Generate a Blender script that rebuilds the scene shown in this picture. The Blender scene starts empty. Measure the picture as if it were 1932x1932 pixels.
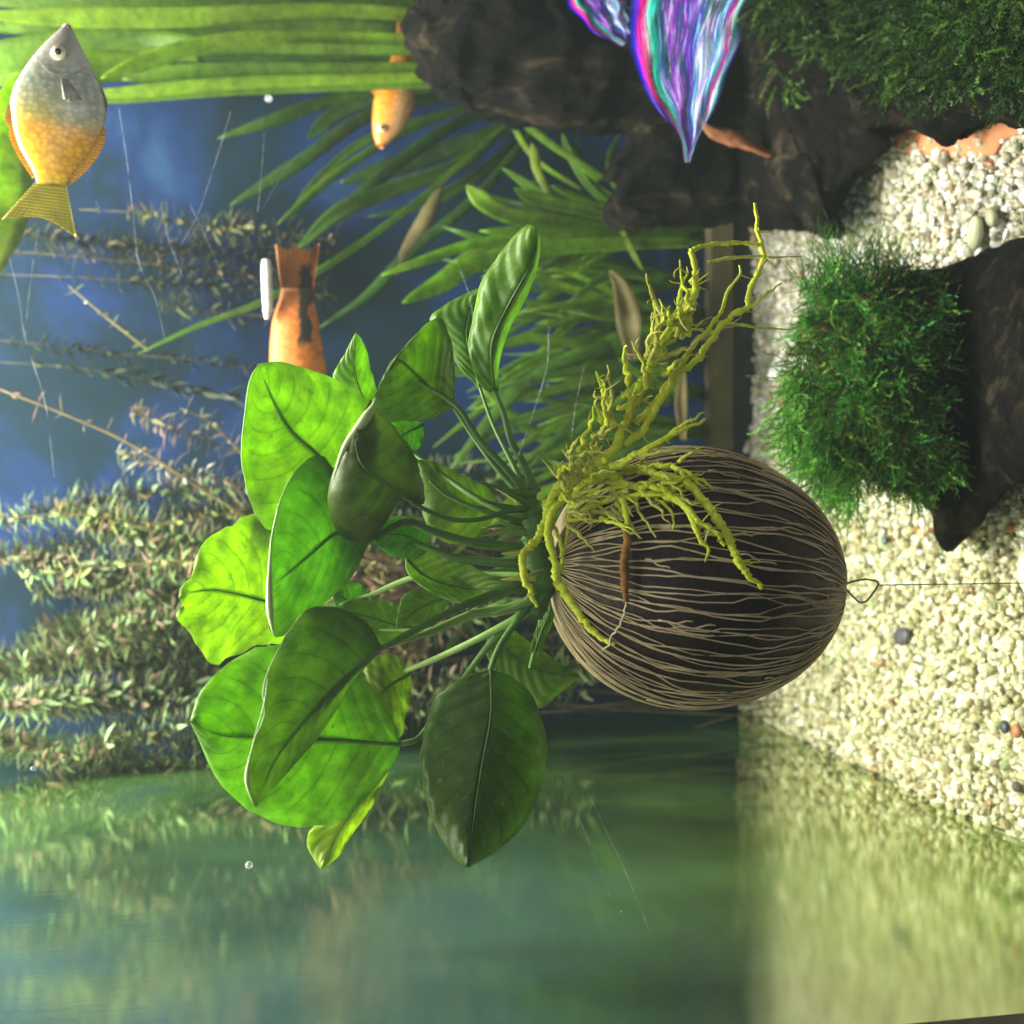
import bpy, math, random
import numpy as np
from mathutils import Vector, Matrix, noise
from mathutils.bvhtree import BVHTree
R = random.Random(7)
NR = np.random.default_rng(7)
sc = bpy.context.scene
COL = sc.collection
S = 0.01                       # everything below is laid out in centimetres
# ------------------------------------------------------------------ camera (held on its side: world up is the picture's left)
PITCH = math.radians(10.7); F = 2108.0; HC = 30.0
cs, sn = math.cos(PITCH), math.sin(PITCH)
FW = Vector((0, cs, -sn)); DN = Vector((0, -sn, -cs)); RT = Vector((1, 0, 0)); CAM = Vector((0, 0, HC))
cd = bpy.data.cameras.new('camera'); cam = bpy.data.objects.new('camera', cd); COL.objects.link(cam); sc.camera = cam
m = Matrix((DN, RT, -FW)).transposed().to_4x4(); m.translation = CAM * S
cam.matrix_world = m
cd.sensor_width = 36; cd.lens = 36 * F / 1932; cd.clip_start = 0.005; cd.clip_end = 20
cd.dof.use_dof = True; cd.dof.focus_distance = 0.35; cd.dof.aperture_fstop = 14.0
# ------------------------------------------------------------------ light
w = bpy.data.worlds.new('World'); sc.world = w; w.use_nodes = True
w.node_tree.nodes['Background'].inputs[0].default_value = (0.55, 0.66, 0.78, 1)
w.node_tree.nodes['Background'].inputs[1].default_value = 0.07
def lamp(name, loc, size, sizey, power, col, tgt):
    l = bpy.data.lights.new(name, 'AREA'); l.shape = 'RECTANGLE'; l.size = size * S; l.size_y = sizey * S
    l.energy = power; l.color = col
    o = bpy.data.objects.new(name, l); COL.objects.link(o); o.location = Vector(loc) * S
    o.rotation_euler = (Vector(tgt) - Vector(loc)).to_track_quat('-Z', 'Y').to_euler()
    return o
lamp('tank_light', (8, 52, 66), 56, 14, 12.0, (1.0, 0.98, 0.88), (8, 50, 0))
lamp('tank_light_front', (4, 40, 66), 50, 5, 3.8, (1.0, 0.98, 0.86), (2, 42, 0))
lamp('front_fill', (25, -60, 60), 60, 60, 2.2, (0.95, 0.97, 1.0), (0, 45, 12))  # unseen fill lamp, added to brighten the fronts from behind the camera
sc.view_settings.view_transform = 'Standard'; sc.view_settings.look = 'None'
sc.view_settings.exposure = 0.15; sc.view_settings.gamma = 1
sc.cycles.max_bounces = 8; sc.cycles.transparent_max_bounces = 16; sc.cycles.volume_bounces = 0; sc.cycles.use_adaptive_sampling = True; sc.cycles.adaptive_threshold = 0.03; sc.cycles.caustics_reflective = True
# ------------------------------------------------------------------ helpers
def ray(px, py):
    return FW + DN * ((px - 966) / F) + RT * ((966 - py) / F)
def at(px, py, Y):
    r = ray(px, py); return CAM + r * (Y / r.y)
def fy(px, z=0.0):
    """distance at which the gravel lies for a picture column"""
    return (HC - z) / math.tan(math.atan((px - 966) / F) + PITCH)
def link(o, parent=None):
    COL.objects.link(o)
    if parent is not None: o.parent = parent
    return o
def thing(name, label, cat, base, group=None):
    o = bpy.data.objects.new(name, None); COL.objects.link(o); o.empty_display_size = 0.01
    o.location = Vector(base) * S; o['label'] = label; o['category'] = cat
    if group: o['group'] = group
    return o
def root_loc(o):
    v = Vector((0, 0, 0))
    while o is not None: v = v + o.location; o = o.parent
    return v
def mesh(name, V, Fc, mat, parent=None, smooth=True, label=None, cat=None, group=None, kind=None, uv=None, solid=0, base=None, colr=None, mats=None, midx=None):
    V = np.asarray([tuple(v) for v in V] if not isinstance(V, np.ndarray) else V, dtype=float) * S
    if parent is not None: off = np.array(root_loc(parent)); loc = Vector((0, 0, 0))
    else:
        if base is None: off = np.array(((V[:, 0].min() + V[:, 0].max()) / 2, (V[:, 1].min() + V[:, 1].max()) / 2, V[:, 2].min()))
        else: off = np.array(base) * S
        loc = Vector(off)
    me = bpy.data.meshes.new(name)
    me.from_pydata((V - off).tolist(), [], Fc if isinstance(Fc, list) else Fc.tolist())
    if smooth: me.polygons.foreach_set('use_smooth', [True] * len(me.polygons))
    for mm in (mats or [mat]): me.materials.append(mm)
    if midx is not None: me.polygons.foreach_set('material_index', midx)
    if uv is not None:
        l = me.uv_layers.new(name='UVMap'); idx = np.empty(len(me.loops), dtype=np.int32); me.loops.foreach_get('vertex_index', idx)
        l.data.foreach_set('uv', np.asarray(uv, dtype=np.float32)[idx].ravel())
    if colr is not None:
        a = me.color_attributes.new('tint', 'FLOAT_COLOR', 'POINT')
        c = np.ones((len(V), 4), dtype=np.float32); c[:, :3] = colr; a.data.foreach_set('color', c.ravel())
    me.update()
    o = bpy.data.objects.new(name, me); link(o, parent); o.location = loc
    if solid:
        md = o.modifiers.new('solid', 'SOLIDIFY'); md.thickness = solid * S; md.offset = 0
    if label: o['label'] = label
    if cat: o['category'] = cat
    if group: o['group'] = group
    if kind: o['kind'] = kind
    return o
def spline(P, n):
    """Catmull-Rom through P (list of tuples), n samples spaced evenly by length"""
    P = np.asarray(P, dtype=float)
    if len(P) == 2: return P[0] + (P[1] - P[0]) * np.linspace(0, 1, n)[:, None]
    Q = np.vstack([2 * P[0] - P[1], P, 2 * P[-1] - P[-2]]); out = []
    for i in range(1, len(Q) - 2):
        a, b, c, d = Q[i - 1:i + 3]
        for t in np.linspace(0, 1, 12, endpoint=False):
            out.append(.5 * ((2 * b) + (c - a) * t + (2 * a - 5 * b + 4 * c - d) * t * t + (3 * b - a - 3 * c + d) * t ** 3))
    out.append(P[-1]); out = np.array(out)
    s = np.r_[0, np.cumsum(np.linalg.norm(np.diff(out[:, :2] if P.shape[1] > 3 else out, axis=0), axis=1))]
    t = np.linspace(0, s[-1], n)
    return np.stack([np.interp(t, s, out[:, k]) for k in range(P.shape[1])], 1)
def tube(P, rad, sides=6, n=None, rn=0.0, cap=True):
    """tube along 3-D points; rad = number or list; returns V, F"""
    P = [tuple(p) for p in P]
    n = n or max(6, len(P) * 4)
    rr = [rad] * len(P) if not hasattr(rad, '__len__') else list(rad)
    Q = spline([p + (0,) for p in P], n)[:, :3]
    r = np.interp(np.linspace(0, 1, n), np.linspace(0, 1, len(rr)), rr)
    if rn: r = r * (1 + rn * NR.normal(0, 1, n))
    V, Fc = [], []; up = Vector((0.3, 0.2, 1)).normalized()
    for i in range(n):
        t = Vector(Q[min(i + 1, n - 1)] - Q[max(i - 1, 0)])
        t = t.normalized() if t.length > 1e-9 else Vector((0, 0, 1))
        a = t.cross(up); a = a.normalized() if a.length > 1e-4 else Vector((1, 0, 0)); up = a.cross(t)
        for k in range(sides):
            th = 2 * math.pi * k / sides
            V.append(Vector(Q[i]) + (a * math.cos(th) + up * math.sin(th)) * r[i])
    for i in range(n - 1):
        for k in range(sides):
            k2 = (k + 1) % sides
            Fc.append((i * sides + k, i * sides + k2, (i + 1) * sides + k2, (i + 1) * sides + k))
    if cap:
        Fc.append(tuple(range(sides))[::-1]); Fc.append(tuple((n - 1) * sides + k for k in range(sides)))
    return V, Fc
class MB:
    def __init__(s): s.V = []; s.F = []
    def add(s, VF):
        b = len(s.V); s.V += list(VF[0]); s.F += [tuple(b + i for i in f) for f in VF[1]]; return s
# ------------------------------------------------------------------ materials
def N(nt, t, **kw):
    n = nt.nodes.new(t)
    for k, v in kw.items(): setattr(n, k, v)
    return n
def newmat(name):
    mt = bpy.data.materials.new(name); mt.use_nodes = True; nt = mt.node_tree; nt.nodes.clear()
    out = N(nt, 'ShaderNodeOutputMaterial'); return mt, nt, out
def ramp(nt, fac, stops, interp='LINEAR'):
    r = N(nt, 'ShaderNodeValToRGB'); r.color_ramp.interpolation = interp
    el = r.color_ramp.elements
    while len(el) < len(stops): el.new(0.5)
    for e, (p, c) in zip(el, stops): e.position = p; e.color = (*c, 1) if len(c) == 3 else c
    nt.links.new(fac, r.inputs[0]); return r.outputs[0]
def texnoise(nt, scale, detail=4, rough=0.55, vec=None, dist=0):
    n = N(nt, 'ShaderNodeTexNoise'); n.inputs['Scale'].default_value = scale; n.inputs['Detail'].default_value = detail
    n.inputs['Roughness'].default_value = rough; n.inputs['Distortion'].default_value = dist
    if vec is not None: nt.links.new(vec, n.inputs['Vector'])
    return n.outputs['Fac']
def math_(nt, op, a, b=None, c=None):
    n = N(nt, 'ShaderNodeMath', operation=op)
    for i, v in enumerate((a, b, c)):
        if v is None: continue
        if isinstance(v, (int, float)): n.inputs[i].default_value = v
        else: nt.links.new(v, n.inputs[i])
    return n.outputs[0]
def mixc(nt, fac, a, b, mode='MIX'):
    n = N(nt, 'ShaderNodeMix', data_type='RGBA', blend_type=mode)
    for i, v in ((0, fac), (6, a), (7, b)):
        if isinstance(v, (int, float)): n.inputs[i].default_value = v
        elif isinstance(v, tuple): n.inputs[i].default_value = (*v, 1)
        else: nt.links.new(v, n.inputs[i])
    return n.outputs[2]
def objco(nt):
    return N(nt, 'ShaderNodeTexCoord').outputs['Object']
def geopos(nt):
    return N(nt, 'ShaderNodeNewGeometry').outputs['Position']
def bump(nt, h, strength=0.5, dist=0.0005):
    b = N(nt, 'ShaderNodeBump'); b.inputs['Strength'].default_value = strength; b.inputs['Distance'].default_value = dist
    nt.links.new(h, b.inputs['Height']); return b.outputs[0]
def principled(nt, out, col, rough=0.6, nrm=None, spec=0.35, **kw):
    p = N(nt, 'ShaderNodeBsdfPrincipled'); p.inputs['Roughness'].default_value = rough
    p.inputs['Specular IOR Level'].default_value = spec
    if isinstance(col, tuple): p.inputs['Base Color'].default_value = (*col, 1)
    else: nt.links.new(col, p.inputs['Base Color'])
    if nrm is not None: nt.links.new(nrm, p.inputs['Normal'])
    for k, v in kw.items(): p.inputs[k].default_value = v
    if out is not None: nt.links.new(p.outputs[0], out.inputs[0])
    return p
def noisy(name, stops, scale=60, rough=0.7, bs=0.5, bd=0.0006, bscale=None, detail=6, spec=0.3):
    mt, nt, out = newmat(name); v = geopos(nt)
    f = texnoise(nt, scale, detail, 0.6, v)
    c = ramp(nt, f, stops)
    h = texnoise(nt, bscale or scale * 2.5, 6, 0.65, v)
    principled(nt, out, c, rough, bump(nt, h, bs, bd), spec); return mt
def foliage(name, front, trans, veins=True, tfac=0.5, rough=0.4, spec=0.35, uvvein=9.0, dark=(0.35, 0.5, 0.3), blotch=0.25):
    """leaf material, colour times the object's own colour"""
    mt, nt, out = newmat(name); oi = N(nt, 'ShaderNodeObjectInfo'); v = geopos(nt)
    base = mixc(nt, 1.0, front, oi.outputs['Color'], 'MULTIPLY')
    tr = mixc(nt, 1.0, trans, oi.outputs['Color'], 'MULTIPLY')
    bl = texnoise(nt, 45, 5, 0.6, v)
    blf = ramp(nt, bl, [(0.3, (1 - blotch,) * 3), (0.7, (1 + blotch * 0.4,) * 3)])
    base = mixc(nt, 1.0, base, blf, 'MULTIPLY'); tr = mixc(nt, 1.0, tr, blf, 'MULTIPLY')
    fine = texnoise(nt, 900, 3, 0.5, v)
    sm_ = ramp(nt, texnoise(nt, 160, 6, 0.7, v), [(0.35, (0.66, 0.70, 0.7)), (0.65, (1.16, 1.1, 1.05))])
    base = mixc(nt, 1.0, base, sm_, 'MULTIPLY'); tr = mixc(nt, 1.0, tr, sm_, 'MULTIPLY')
    spk = N_smooth(nt, texnoise(nt, 420, 2, 0.5, v), 0.66, .72)
    base = mixc(nt, math_(nt, 'MULTIPLY', spk, .6), base, (0.30, 0.33, 0.22)); tr = mixc(nt, math_(nt, 'MULTIPLY', spk, .5), tr, (0.10, 0.12, 0.04))
    alg = N_smooth(nt, texnoise(nt, 26, 8, 0.75, v), .50, .70)
    base = mixc(nt, math_(nt, 'MULTIPLY', alg, .6), base, (0.12, 0.12, 0.035)); tr = mixc(nt, math_(nt, 'MULTIPLY', alg, .5), tr, (0.18, 0.24, 0.02))
    h = math_(nt, 'MULTIPLY', fine, 0.25)
    if veins:
        uv = N(nt, 'ShaderNodeUVMap').outputs[0]; sp = N(nt, 'ShaderNodeSeparateXYZ'); nt.links.new(uv, sp.inputs[0])
        u, vv = sp.outputs[0], sp.outputs[1]
        av = math_(nt, 'ABSOLUTE', math_(nt, 'MULTIPLY_ADD', vv, 2.0, -1.0))
        curve = math_(nt, 'MULTIPLY', math_(nt, 'POWER', av, 1.35), 0.26)
        wob = math_(nt, 'MULTIPLY', texnoise(nt, 30, 2, 0.5, v), 0.09)
        ph = math_(nt, 'MULTIPLY', math_(nt, 'ADD', math_(nt, 'SUBTRACT', u, curve), wob), uvvein)
        side = math_(nt, 'MULTIPLY', math_(nt, 'GREATER_THAN', vv, 0.5), 0.45)
        ph = math_(nt, 'ADD', ph, side)
        fr = math_(nt, 'ABSOLUTE', math_(nt, 'SUBTRACT', math_(nt, 'FRACT', ph), 0.5))      # 0 at a vein
        vein = math_(nt, 'SUBTRACT', 1.0, N_smooth(nt, fr, 0.015, 0.085))
        vein = math_(nt, 'MULTIPLY', vein, N_smooth(nt, av, 1.0, 0.72))
        ph2 = math_(nt, 'MULTIPLY', ph, 4.0)
        fr2 = math_(nt, 'ABSOLUTE', math_(nt, 'SUBTRACT', math_(nt, 'FRACT', ph2), 0.5))
        v2 = math_(nt, 'SUBTRACT', 1.0, N_smooth(nt, fr2, 0.02, 0.3))
        rib = math_(nt, 'SUBTRACT', 1.0, N_smooth(nt, av, 0.02, 0.06))
        rib = math_(nt, 'MULTIPLY', rib, N_smooth(nt, u, 1.02, 0.8))
        allv = math_(nt, 'MAXIMUM', math_(nt, 'MULTIPLY', vein, 0.6), math_(nt, 'MAXIMUM', rib, math_(nt, 'MULTIPLY', v2, 0.12)))
        base = mixc(nt, allv, base, mixc(nt, 1.0, base, dark, 'MULTIPLY'))
        tr = mixc(nt, allv, tr, mixc(nt, 1.0, tr, dark, 'MULTIPLY'))
        edge = N_smooth(nt, av, 0.965, 1.0)
        base = mixc(nt, math_(nt, 'MULTIPLY', edge, 0.15), base, (0.45, 0.5, 0.12))
        # swelling of the blade between the side veins
        sw = math_(nt, 'MULTIPLY', N_smooth(nt, fr, 0.0, 0.5), 0.5)
        h = math_(nt, 'ADD', h, sw); h = math_(nt, 'SUBTRACT', h, math_(nt, 'MULTIPLY', rib, 0.8))
    nrm = bump(nt, h, 0.6, 0.0006)
    p = principled(nt, None, base, rough, nrm, spec)
    t = N(nt, 'ShaderNodeBsdfTranslucent'); nt.links.new(tr, t.inputs[0]); nt.links.new(nrm, t.inputs[1])
    mx = N(nt, 'ShaderNodeMixShader'); mx.inputs[0].default_value = tfac
    nt.links.new(p.outputs[0], mx.inputs[1]); nt.links.new(t.outputs[0], mx.inputs[2]); nt.links.new(mx.outputs[0], out.inputs[0])
    return mt
def N_smooth(nt, v, a, b):
    n = N(nt, 'ShaderNodeMapRange', interpolation_type='SMOOTHSTEP')
    n.inputs[1].default_value = min(a, b); n.inputs[2].default_value = max(a, b)
    n.inputs[3].default_value = 0.0 if a < b else 1.0; n.inputs[4].default_value = 1.0 if a < b else 0.0
    nt.links.new(v, n.inputs[0]); return n.outputs[0]
M = {}
M['leaf'] = foliage('broad leaf', (0.15, 0.27, 0.025), (0.40, 0.66, 0.02), tfac=0.55, dark=(.55, .62, .5))
M['strap'] = foliage('strap leaf', (0.13, 0.24, 0.03), (0.34, 0.60, 0.03), veins=False, tfac=0.55, blotch=0.35)
M['stem'] = noisy('petiole', [(0.3, (0.04, 0.10, 0.015)), (0.7, (0.09, 0.20, 0.03))], 60, 0.5, 0.3)
M['pale_stem'] = noisy('pale petiole', [(0.3, (0.12, 0.26, 0.04)), (0.7, (0.26, 0.40, 0.10))], 60, 0.5, 0.3)
M['root'] = noisy('root', [(0.25, (0.30, 0.28, 0.03)), (0.42, (0.58, 0.64, 0.03)), (0.75, (0.78, 0.90, 0.08))], 70, 0.65, 0.8, 0.0008, 500)
M['root_fine'] = noisy('fine root', [(0.3, (0.40, 0.38, 0.06)), (0.7, (0.66, 0.66, 0.12))], 120, 0.65, 0.5)
M['root_brown'] = noisy('brown root', [(0.3, (0.18, 0.07, 0.012)), (0.7, (0.36, 0.17, 0.03))], 160, 0.7, 0.8, 0.0008, 500)
M['root_pale'] = noisy('pale root', [(0.3, (0.5, 0.48, 0.3)), (0.7, (0.7, 0.68, 0.45))], 120, 0.6, 0.3)
M['pod'] = noisy('pod skin', [(0.3, (0.004, 0.002, 0.002)), (0.55, (0.018, 0.005, 0.005)), (0.8, (0.06, 0.018, 0.018))], 60, 0.45, 0.7, 0.0008, 700, spec=.3)
M['fibre'] = noisy('pod fibre', [(0.25, (0.20, 0.145, 0.075)), (0.5, (0.48, 0.37, 0.21)), (0.8, (0.75, 0.62, 0.40))], 70, 0.75, 0.6, 0.0003, 1500, spec=.15)
M['wood'] = noisy('driftwood', [(0.3, (0.008, 0.006, 0.005)), (0.52, (0.028, 0.020, 0.014)), (0.66, (0.075, 0.058, 0.034)), (0.85, (0.13, 0.105, 0.06))], 26, 0.9, 1.0, 0.006, 170, 10, spec=.15)
def bark(name, dark, mid, light, grain=(60, 60, 9)):
    mt, nt, out = newmat(name); v = geopos(nt); mp = N(nt, 'ShaderNodeMapping'); mp.inputs['Scale'].default_value = grain; mp.inputs['Rotation'].default_value = (0, .45, 0); nt.links.new(v, mp.inputs[0])
    g = texnoise(nt, 1.0, 9, .68, mp.outputs[0], .6); b_ = texnoise(nt, 28, 6, .6, v)
    c = mixc(nt, 1.0, ramp(nt, g, [(.36, dark), (.52, mid), (.70, light)]), ramp(nt, b_, [(.35, (.35, .33, .33)), (.65, (1.25, 1.2, 1.1))]), 'MULTIPLY')
    h = math_(nt, 'ADD', g, math_(nt, 'MULTIPLY', texnoise(nt, 220, 6, .7, v), .25))
    principled(nt, out, c, .92, bump(nt, h, 1.0, .007), .12); return mt
M['wood'] = bark('driftwood', (.001, .001, .001), (.005, .004, .003), (.055, .043, .026))
M['wood_near'] = bark('dark wood', (.001, .001, .001), (.006, .005, .004), (.045, .036, .022), (90, 90, 16))
M['terracotta'] = noisy('terracotta', [(0.3, (0.46, 0.17, 0.07)), (0.7, (0.62, 0.27, 0.13))], 60, 0.85, 0.5, 0.0006, 400)
M['terra_dark'] = noisy('dirty terracotta', [(0.35, (0.05, 0.02, 0.012)), (0.55, (0.24, 0.09, 0.04)), (0.75, (0.45, 0.18, 0.08))], 45, 0.85, 0.5, 0.0006, 400)
M['beige'] = noisy('weathered tray', [(0.3, (0.05, 0.045, 0.02)), (0.7, (0.15, 0.125, 0.06))], 25, 0.8, 0.5)
M['darkedge'] = noisy('dark lower band paint', [(0.3, (0.012, 0.018, 0.02)), (0.7, (0.04, 0.05, 0.05))], 25, 0.7, 0.4)
M['deadleaf'] = noisy('dead leaf', [(0.3, (0.035, 0.03, 0.01)), (0.5, (0.09, 0.075, 0.025)), (0.75, (0.16, 0.13, 0.06))], 60, 0.8, 0.6)
M['wire'] = noisy('thread', [(0.3, (0.12, 0.13, 0.07)), (0.7, (0.22, 0.22, 0.13))], 60, 0.4, 0.1)
M['black'] = noisy('black seam', [(0.3, (0.004, 0.004, 0.004)), (0.7, (0.01, 0.01, 0.01))], 60, 0.5, 0.1)
def tinted(name, rough=0.5, spec=0.4, trans=0.0, bs=0.3, bscale=600, mul=(1, 1, 1)):
    mt, nt, out = newmat(name); a = N(nt, 'ShaderNodeAttribute', attribute_name='tint')
    v = geopos(nt); f = ramp(nt, texnoise(nt, 300, 3, 0.6, v), [(0.3, (0.78,) * 3), (0.7, (1.08,) * 3)])
    c = mixc(nt, 1.0, a.outputs[0], f, 'MULTIPLY'); c = mixc(nt, 1.0, c, mul, 'MULTIPLY')
    nrm = bump(nt, texnoise(nt, bscale, 4, 0.6, v), bs, 0.0004)
    if trans:
        p = principled(nt, None, c, rough, nrm, spec)
        t = N(nt, 'ShaderNodeBsdfTranslucent'); nt.links.new(c, t.inputs[0])
        mx = N(nt, 'ShaderNodeMixShader'); mx.inputs[0].default_value = trans
        nt.links.new(p.outputs[0], mx.inputs[1]); nt.links.new(t.outputs[0], mx.inputs[2]); nt.links.new(mx.outputs[0], out.inputs[0])
    else: principled(nt, out, c, rough, nrm, spec)
    return mt
M['pebble'] = tinted('pebble', 0.35, 0.5, 0.12)
M['weed'] = tinted('small leaves', 0.45, 0.4, 0.45)
M['moss'] = tinted('moss', 0.6, 0.25, 0.4)
# ------------------------------------------------------------------ THE SETTING
WX, YB, YF, ZT, XR = -13.9, 74.0, 27.6, 62.0, 62.0
def gh(x, y):
    """height of the gravel"""
    return 0.55 * noise.noise(Vector((x * 0.11, y * 0.11, 3.1))) + 0.22 * noise.noise(Vector((x * 0.35, y * 0.35, 9.1))) + 0.9 * max(0, (x - 4) / 14) * max(0, min(1, (66 - y) / 14))
gx = np.linspace(WX + .05, XR, 130); gy = np.linspace(YF, YB - .05, 90)
V = [(x, y, gh(x, y) - 0.22) for y in gy for x in gx]; nx = len(gx)
Fg = [(j * nx + i, j * nx + i + 1, (j + 1) * nx + i + 1, (j + 1) * nx + i) for j in range(len(gy) - 1) for i in range(nx - 1)]
mt, nt, out = newmat('gravel bed'); v = geopos(nt)
vo = N(nt, 'ShaderNodeTexVoronoi'); vo.inputs['Scale'].default_value = 230; nt.links.new(v, vo.inputs['Vector'])
hs = N(nt, 'ShaderNodeSeparateColor'); nt.links.new(vo.outputs['Color'], hs.inputs[0])
c = ramp(nt, hs.outputs[0], [(0, (0.25, 0.22, 0.14)), (0.4, (0.42, 0.38, 0.25)), (0.9, (0.6, 0.56, 0.42))])
principled(nt, out, c, 0.6, bump(nt, vo.outputs['Distance'], 1.0, -0.002), 0.3)
mesh('ground', V, Fg, mt, kind='structure')
# pebbles of the gravel
def ico(sub):
    import bmesh
    b = bmesh.new(); bmesh.ops.create_icosphere(b, subdivisions=sub, radius=1)
    V = np.array([v.co[:] for v in b.verts]); Fc = np.array([[v.index for v in f.verts] for f in b.faces]); b.free(); return V, Fc
I1, I1f = ico(2)
def pebble_field(name, pts, size, mat, palette, wts, **kw):
    n = len(pts); k = len(I1)
    sc3 = size[:, None] * NR.uniform(0.55, 1.25, (n, 3))
    V = np.repeat(I1[None], n, 0)
    for f, a in ((1.7, 0.20), (3.1, 0.11), (5, .05)):      # lumpy, faceted pebbles
        d = NR.normal(0, 1, (n, 3)); ph = NR.uniform(0, 6.28, (n, 1))
        V = V * (1 + a * np.sin(f * np.einsum('nkc,nc->nk', V, d) + ph))[..., None]
    V = V * sc3[:, None]
    q = NR.normal(0, 1, (n, 4)); q /= np.linalg.norm(q, axis=1)[:, None]; a, b, c, d = q.T
    Rm = np.stack([np.stack([1 - 2 * (c * c + d * d), 2 * (b * c - a * d), 2 * (b * d + a * c)], -1),
                   np.stack([2 * (b * c + a * d), 1 - 2 * (b * b + d * d), 2 * (c * d - a * b)], -1),
                   np.stack([2 * (b * d - a * c), 2 * (c * d + a * b), 1 - 2 * (b * b + c * c)], -1)], 1)
    V = np.einsum('nij,nkj->nki', Rm, V) + pts[:, None]
    Fc = (I1f[None] + (np.arange(n) * k)[:, None, None]).reshape(-1, 3)
    col = np.array(palette)[NR.choice(len(palette), n, p=np.array(wts) / sum(wts))] * NR.uniform(0.75, 1.1, (n, 1))
    if n > 1000: col = col * np.where((pts[:, 0] < 2 + 3 * NR.normal(0, 1, n))[:, None], (.98, 1.0, .78), (1.03, 1.03, 1.05))  # yellow-green bounce from the side glass, painted into pebbles on that side
    return mesh(name, V.reshape(-1, 3), Fc, mat, smooth=False, colr=np.repeat(col, k, 0), **kw)
st = 0.335; P = []
for yy in np.arange(38, YB - .3, st):
    for xx in np.arange(WX + 0.25, 27, st):
        x = xx + R.uniform(-.15, .15); y = yy + R.uniform(-.15, .15)
        P.append((x, y, gh(x, y) - 0.12 + R.uniform(-.10, .10)))
for i in range(2600):
    x = R.uniform(WX + .3, 27); y = R.uniform(38, YB - .4); P.append((x, y, gh(x, y) + 0.12 + R.uniform(-.05, .08)))
P = np.array(P)
pal = [(0.58, 0.56, 0.45), (0.50, 0.46, 0.31), (0.70, 0.68, 0.60), (0.40, 0.36, 0.23), (0.34, 0.23, 0.13), (0.10, 0.10, 0.09), (0.38, 0.16, 0.08), (0.36, 0.42, 0.25), (0.84, 0.84, 0.82)]
pebble_field('gravel', P, NR.uniform(0.14, 0.27, len(P)) * np.where(NR.random(len(P)) < 0.04, 1.5, 1), M['pebble'], pal, [24, 24, 14, 12, 1.6, .5, .4, 4, 9],
             kind='stuff', label='pale cream and white gravel covering the tank floor', base=(0, 55, -0.5))
# back wall (deep blue backing seen through murky water)
mt, nt, out = newmat('blue backing'); v = geopos(nt)
c = ramp(nt, texnoise(nt, 8, 7, 0.66, v, 0.8), [(0.30, (0.003, 0.012, 0.014)), (0.44, (0.004, 0.016, 0.030)), (0.56, (0.006, 0.022, 0.080)), (0.66, (0.014, 0.045, 0.10)), (0.76, (0.05, 0.10, 0.11))])
principled(nt, out, c, 0.8, None, 0.1)
def box(x0, x1, y0, y1, z0, z1):
    V = [(x, y, z) for z in (z0, z1) for y in (y0, y1) for x in (x0, x1)]
    return V, [(0, 2, 3, 1), (4, 5, 7, 6), (0, 1, 5, 4), (2, 6, 7, 3), (0, 4, 6, 2), (1, 3, 7, 5)]
V, Fc = box(WX - 1, XR, YB, YB + 0.8, -2, ZT)
mesh('back_wall', V, Fc, mt, kind='structure', smooth=False)
V, Fc = box(XR, XR + 0.8, YF, YB, -2, ZT)
mesh('side_wall', V, Fc, mt, kind='structure', smooth=False)
# side glass: mirrors the tank from inside, algae patches plus haze painted in green and teal
mt, nt, out = newmat('side glass'); v = geopos(nt)
mp = N(nt, 'ShaderNodeMapping'); mp.inputs['Scale'].default_value = (1, 1, 0.25); nt.links.new(v, mp.inputs[0])
n1 = texnoise(nt, 9, 3, 0.5, v)
n2 = texnoise(nt, 260, 4, 0.6, mp.outputs[0])
col = ramp(nt, n1, [(0.35, (0.03, 0.09, 0.03)), (0.55, (0.07, 0.17, 0.04)), (0.7, (0.05, 0.12, 0.09))])
d = N(nt, 'ShaderNodeBsdfDiffuse'); nt.links.new(col, d.inputs[0])
gl = N(nt, 'ShaderNodeBsdfGlossy'); gl.inputs[0].default_value = (0.70, 0.73, 0.54, 1)
nt.links.new(math_(nt, 'MULTIPLY_ADD', n1, 0.16, 0.02), gl.inputs['Roughness'])
nt.links.new(bump(nt, n2, 0.12, 0.0002), gl.inputs['Normal'])
sx = N(nt, 'ShaderNodeSeparateXYZ'); nt.links.new(v, sx.inputs[0])
thick = N_smooth(nt, sx.outputs[1], .60, .30)        # green and teal haze in the reflection, painted stronger towards the front pane
col = mixc(nt, thick, col, mixc(nt, N_smooth(nt, sx.outputs[2], .04, .24), (.20, .34, .04), (.07, .15, .12)))
nt.links.new(col, d.inputs[0])
nt.links.new(math_(nt, 'ADD', math_(nt, 'MULTIPLY_ADD', n1, .10, .0), math_(nt, 'MULTIPLY', thick, .05)), gl.inputs['Roughness'])
mx = N(nt, 'ShaderNodeMixShader'); nt.links.new(math_(nt, 'MULTIPLY', math_(nt, 'MULTIPLY_ADD', thick, -.20, .90), ramp(nt, n1, [(0.36, (1,) * 3), (0.60, (0.74,) * 3)])), mx.inputs[0])
nt.links.new(d.outputs[0], mx.inputs[1]); nt.links.new(gl.outputs[0], mx.inputs[2]); nt.links.new(mx.outputs[0], out.inputs[0])
V, Fc = box(WX - 0.6, WX, YF, YB, -2, ZT)
mesh('side_glass', V, Fc, mt, kind='structure', smooth=False)
V, Fc = box(WX - 0.6, WX + 0.12, YF - 1.0, YF - 0.02, -2, ZT)
mesh('black_seam', V, Fc, M['black'], kind='structure', smooth=False)
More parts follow.
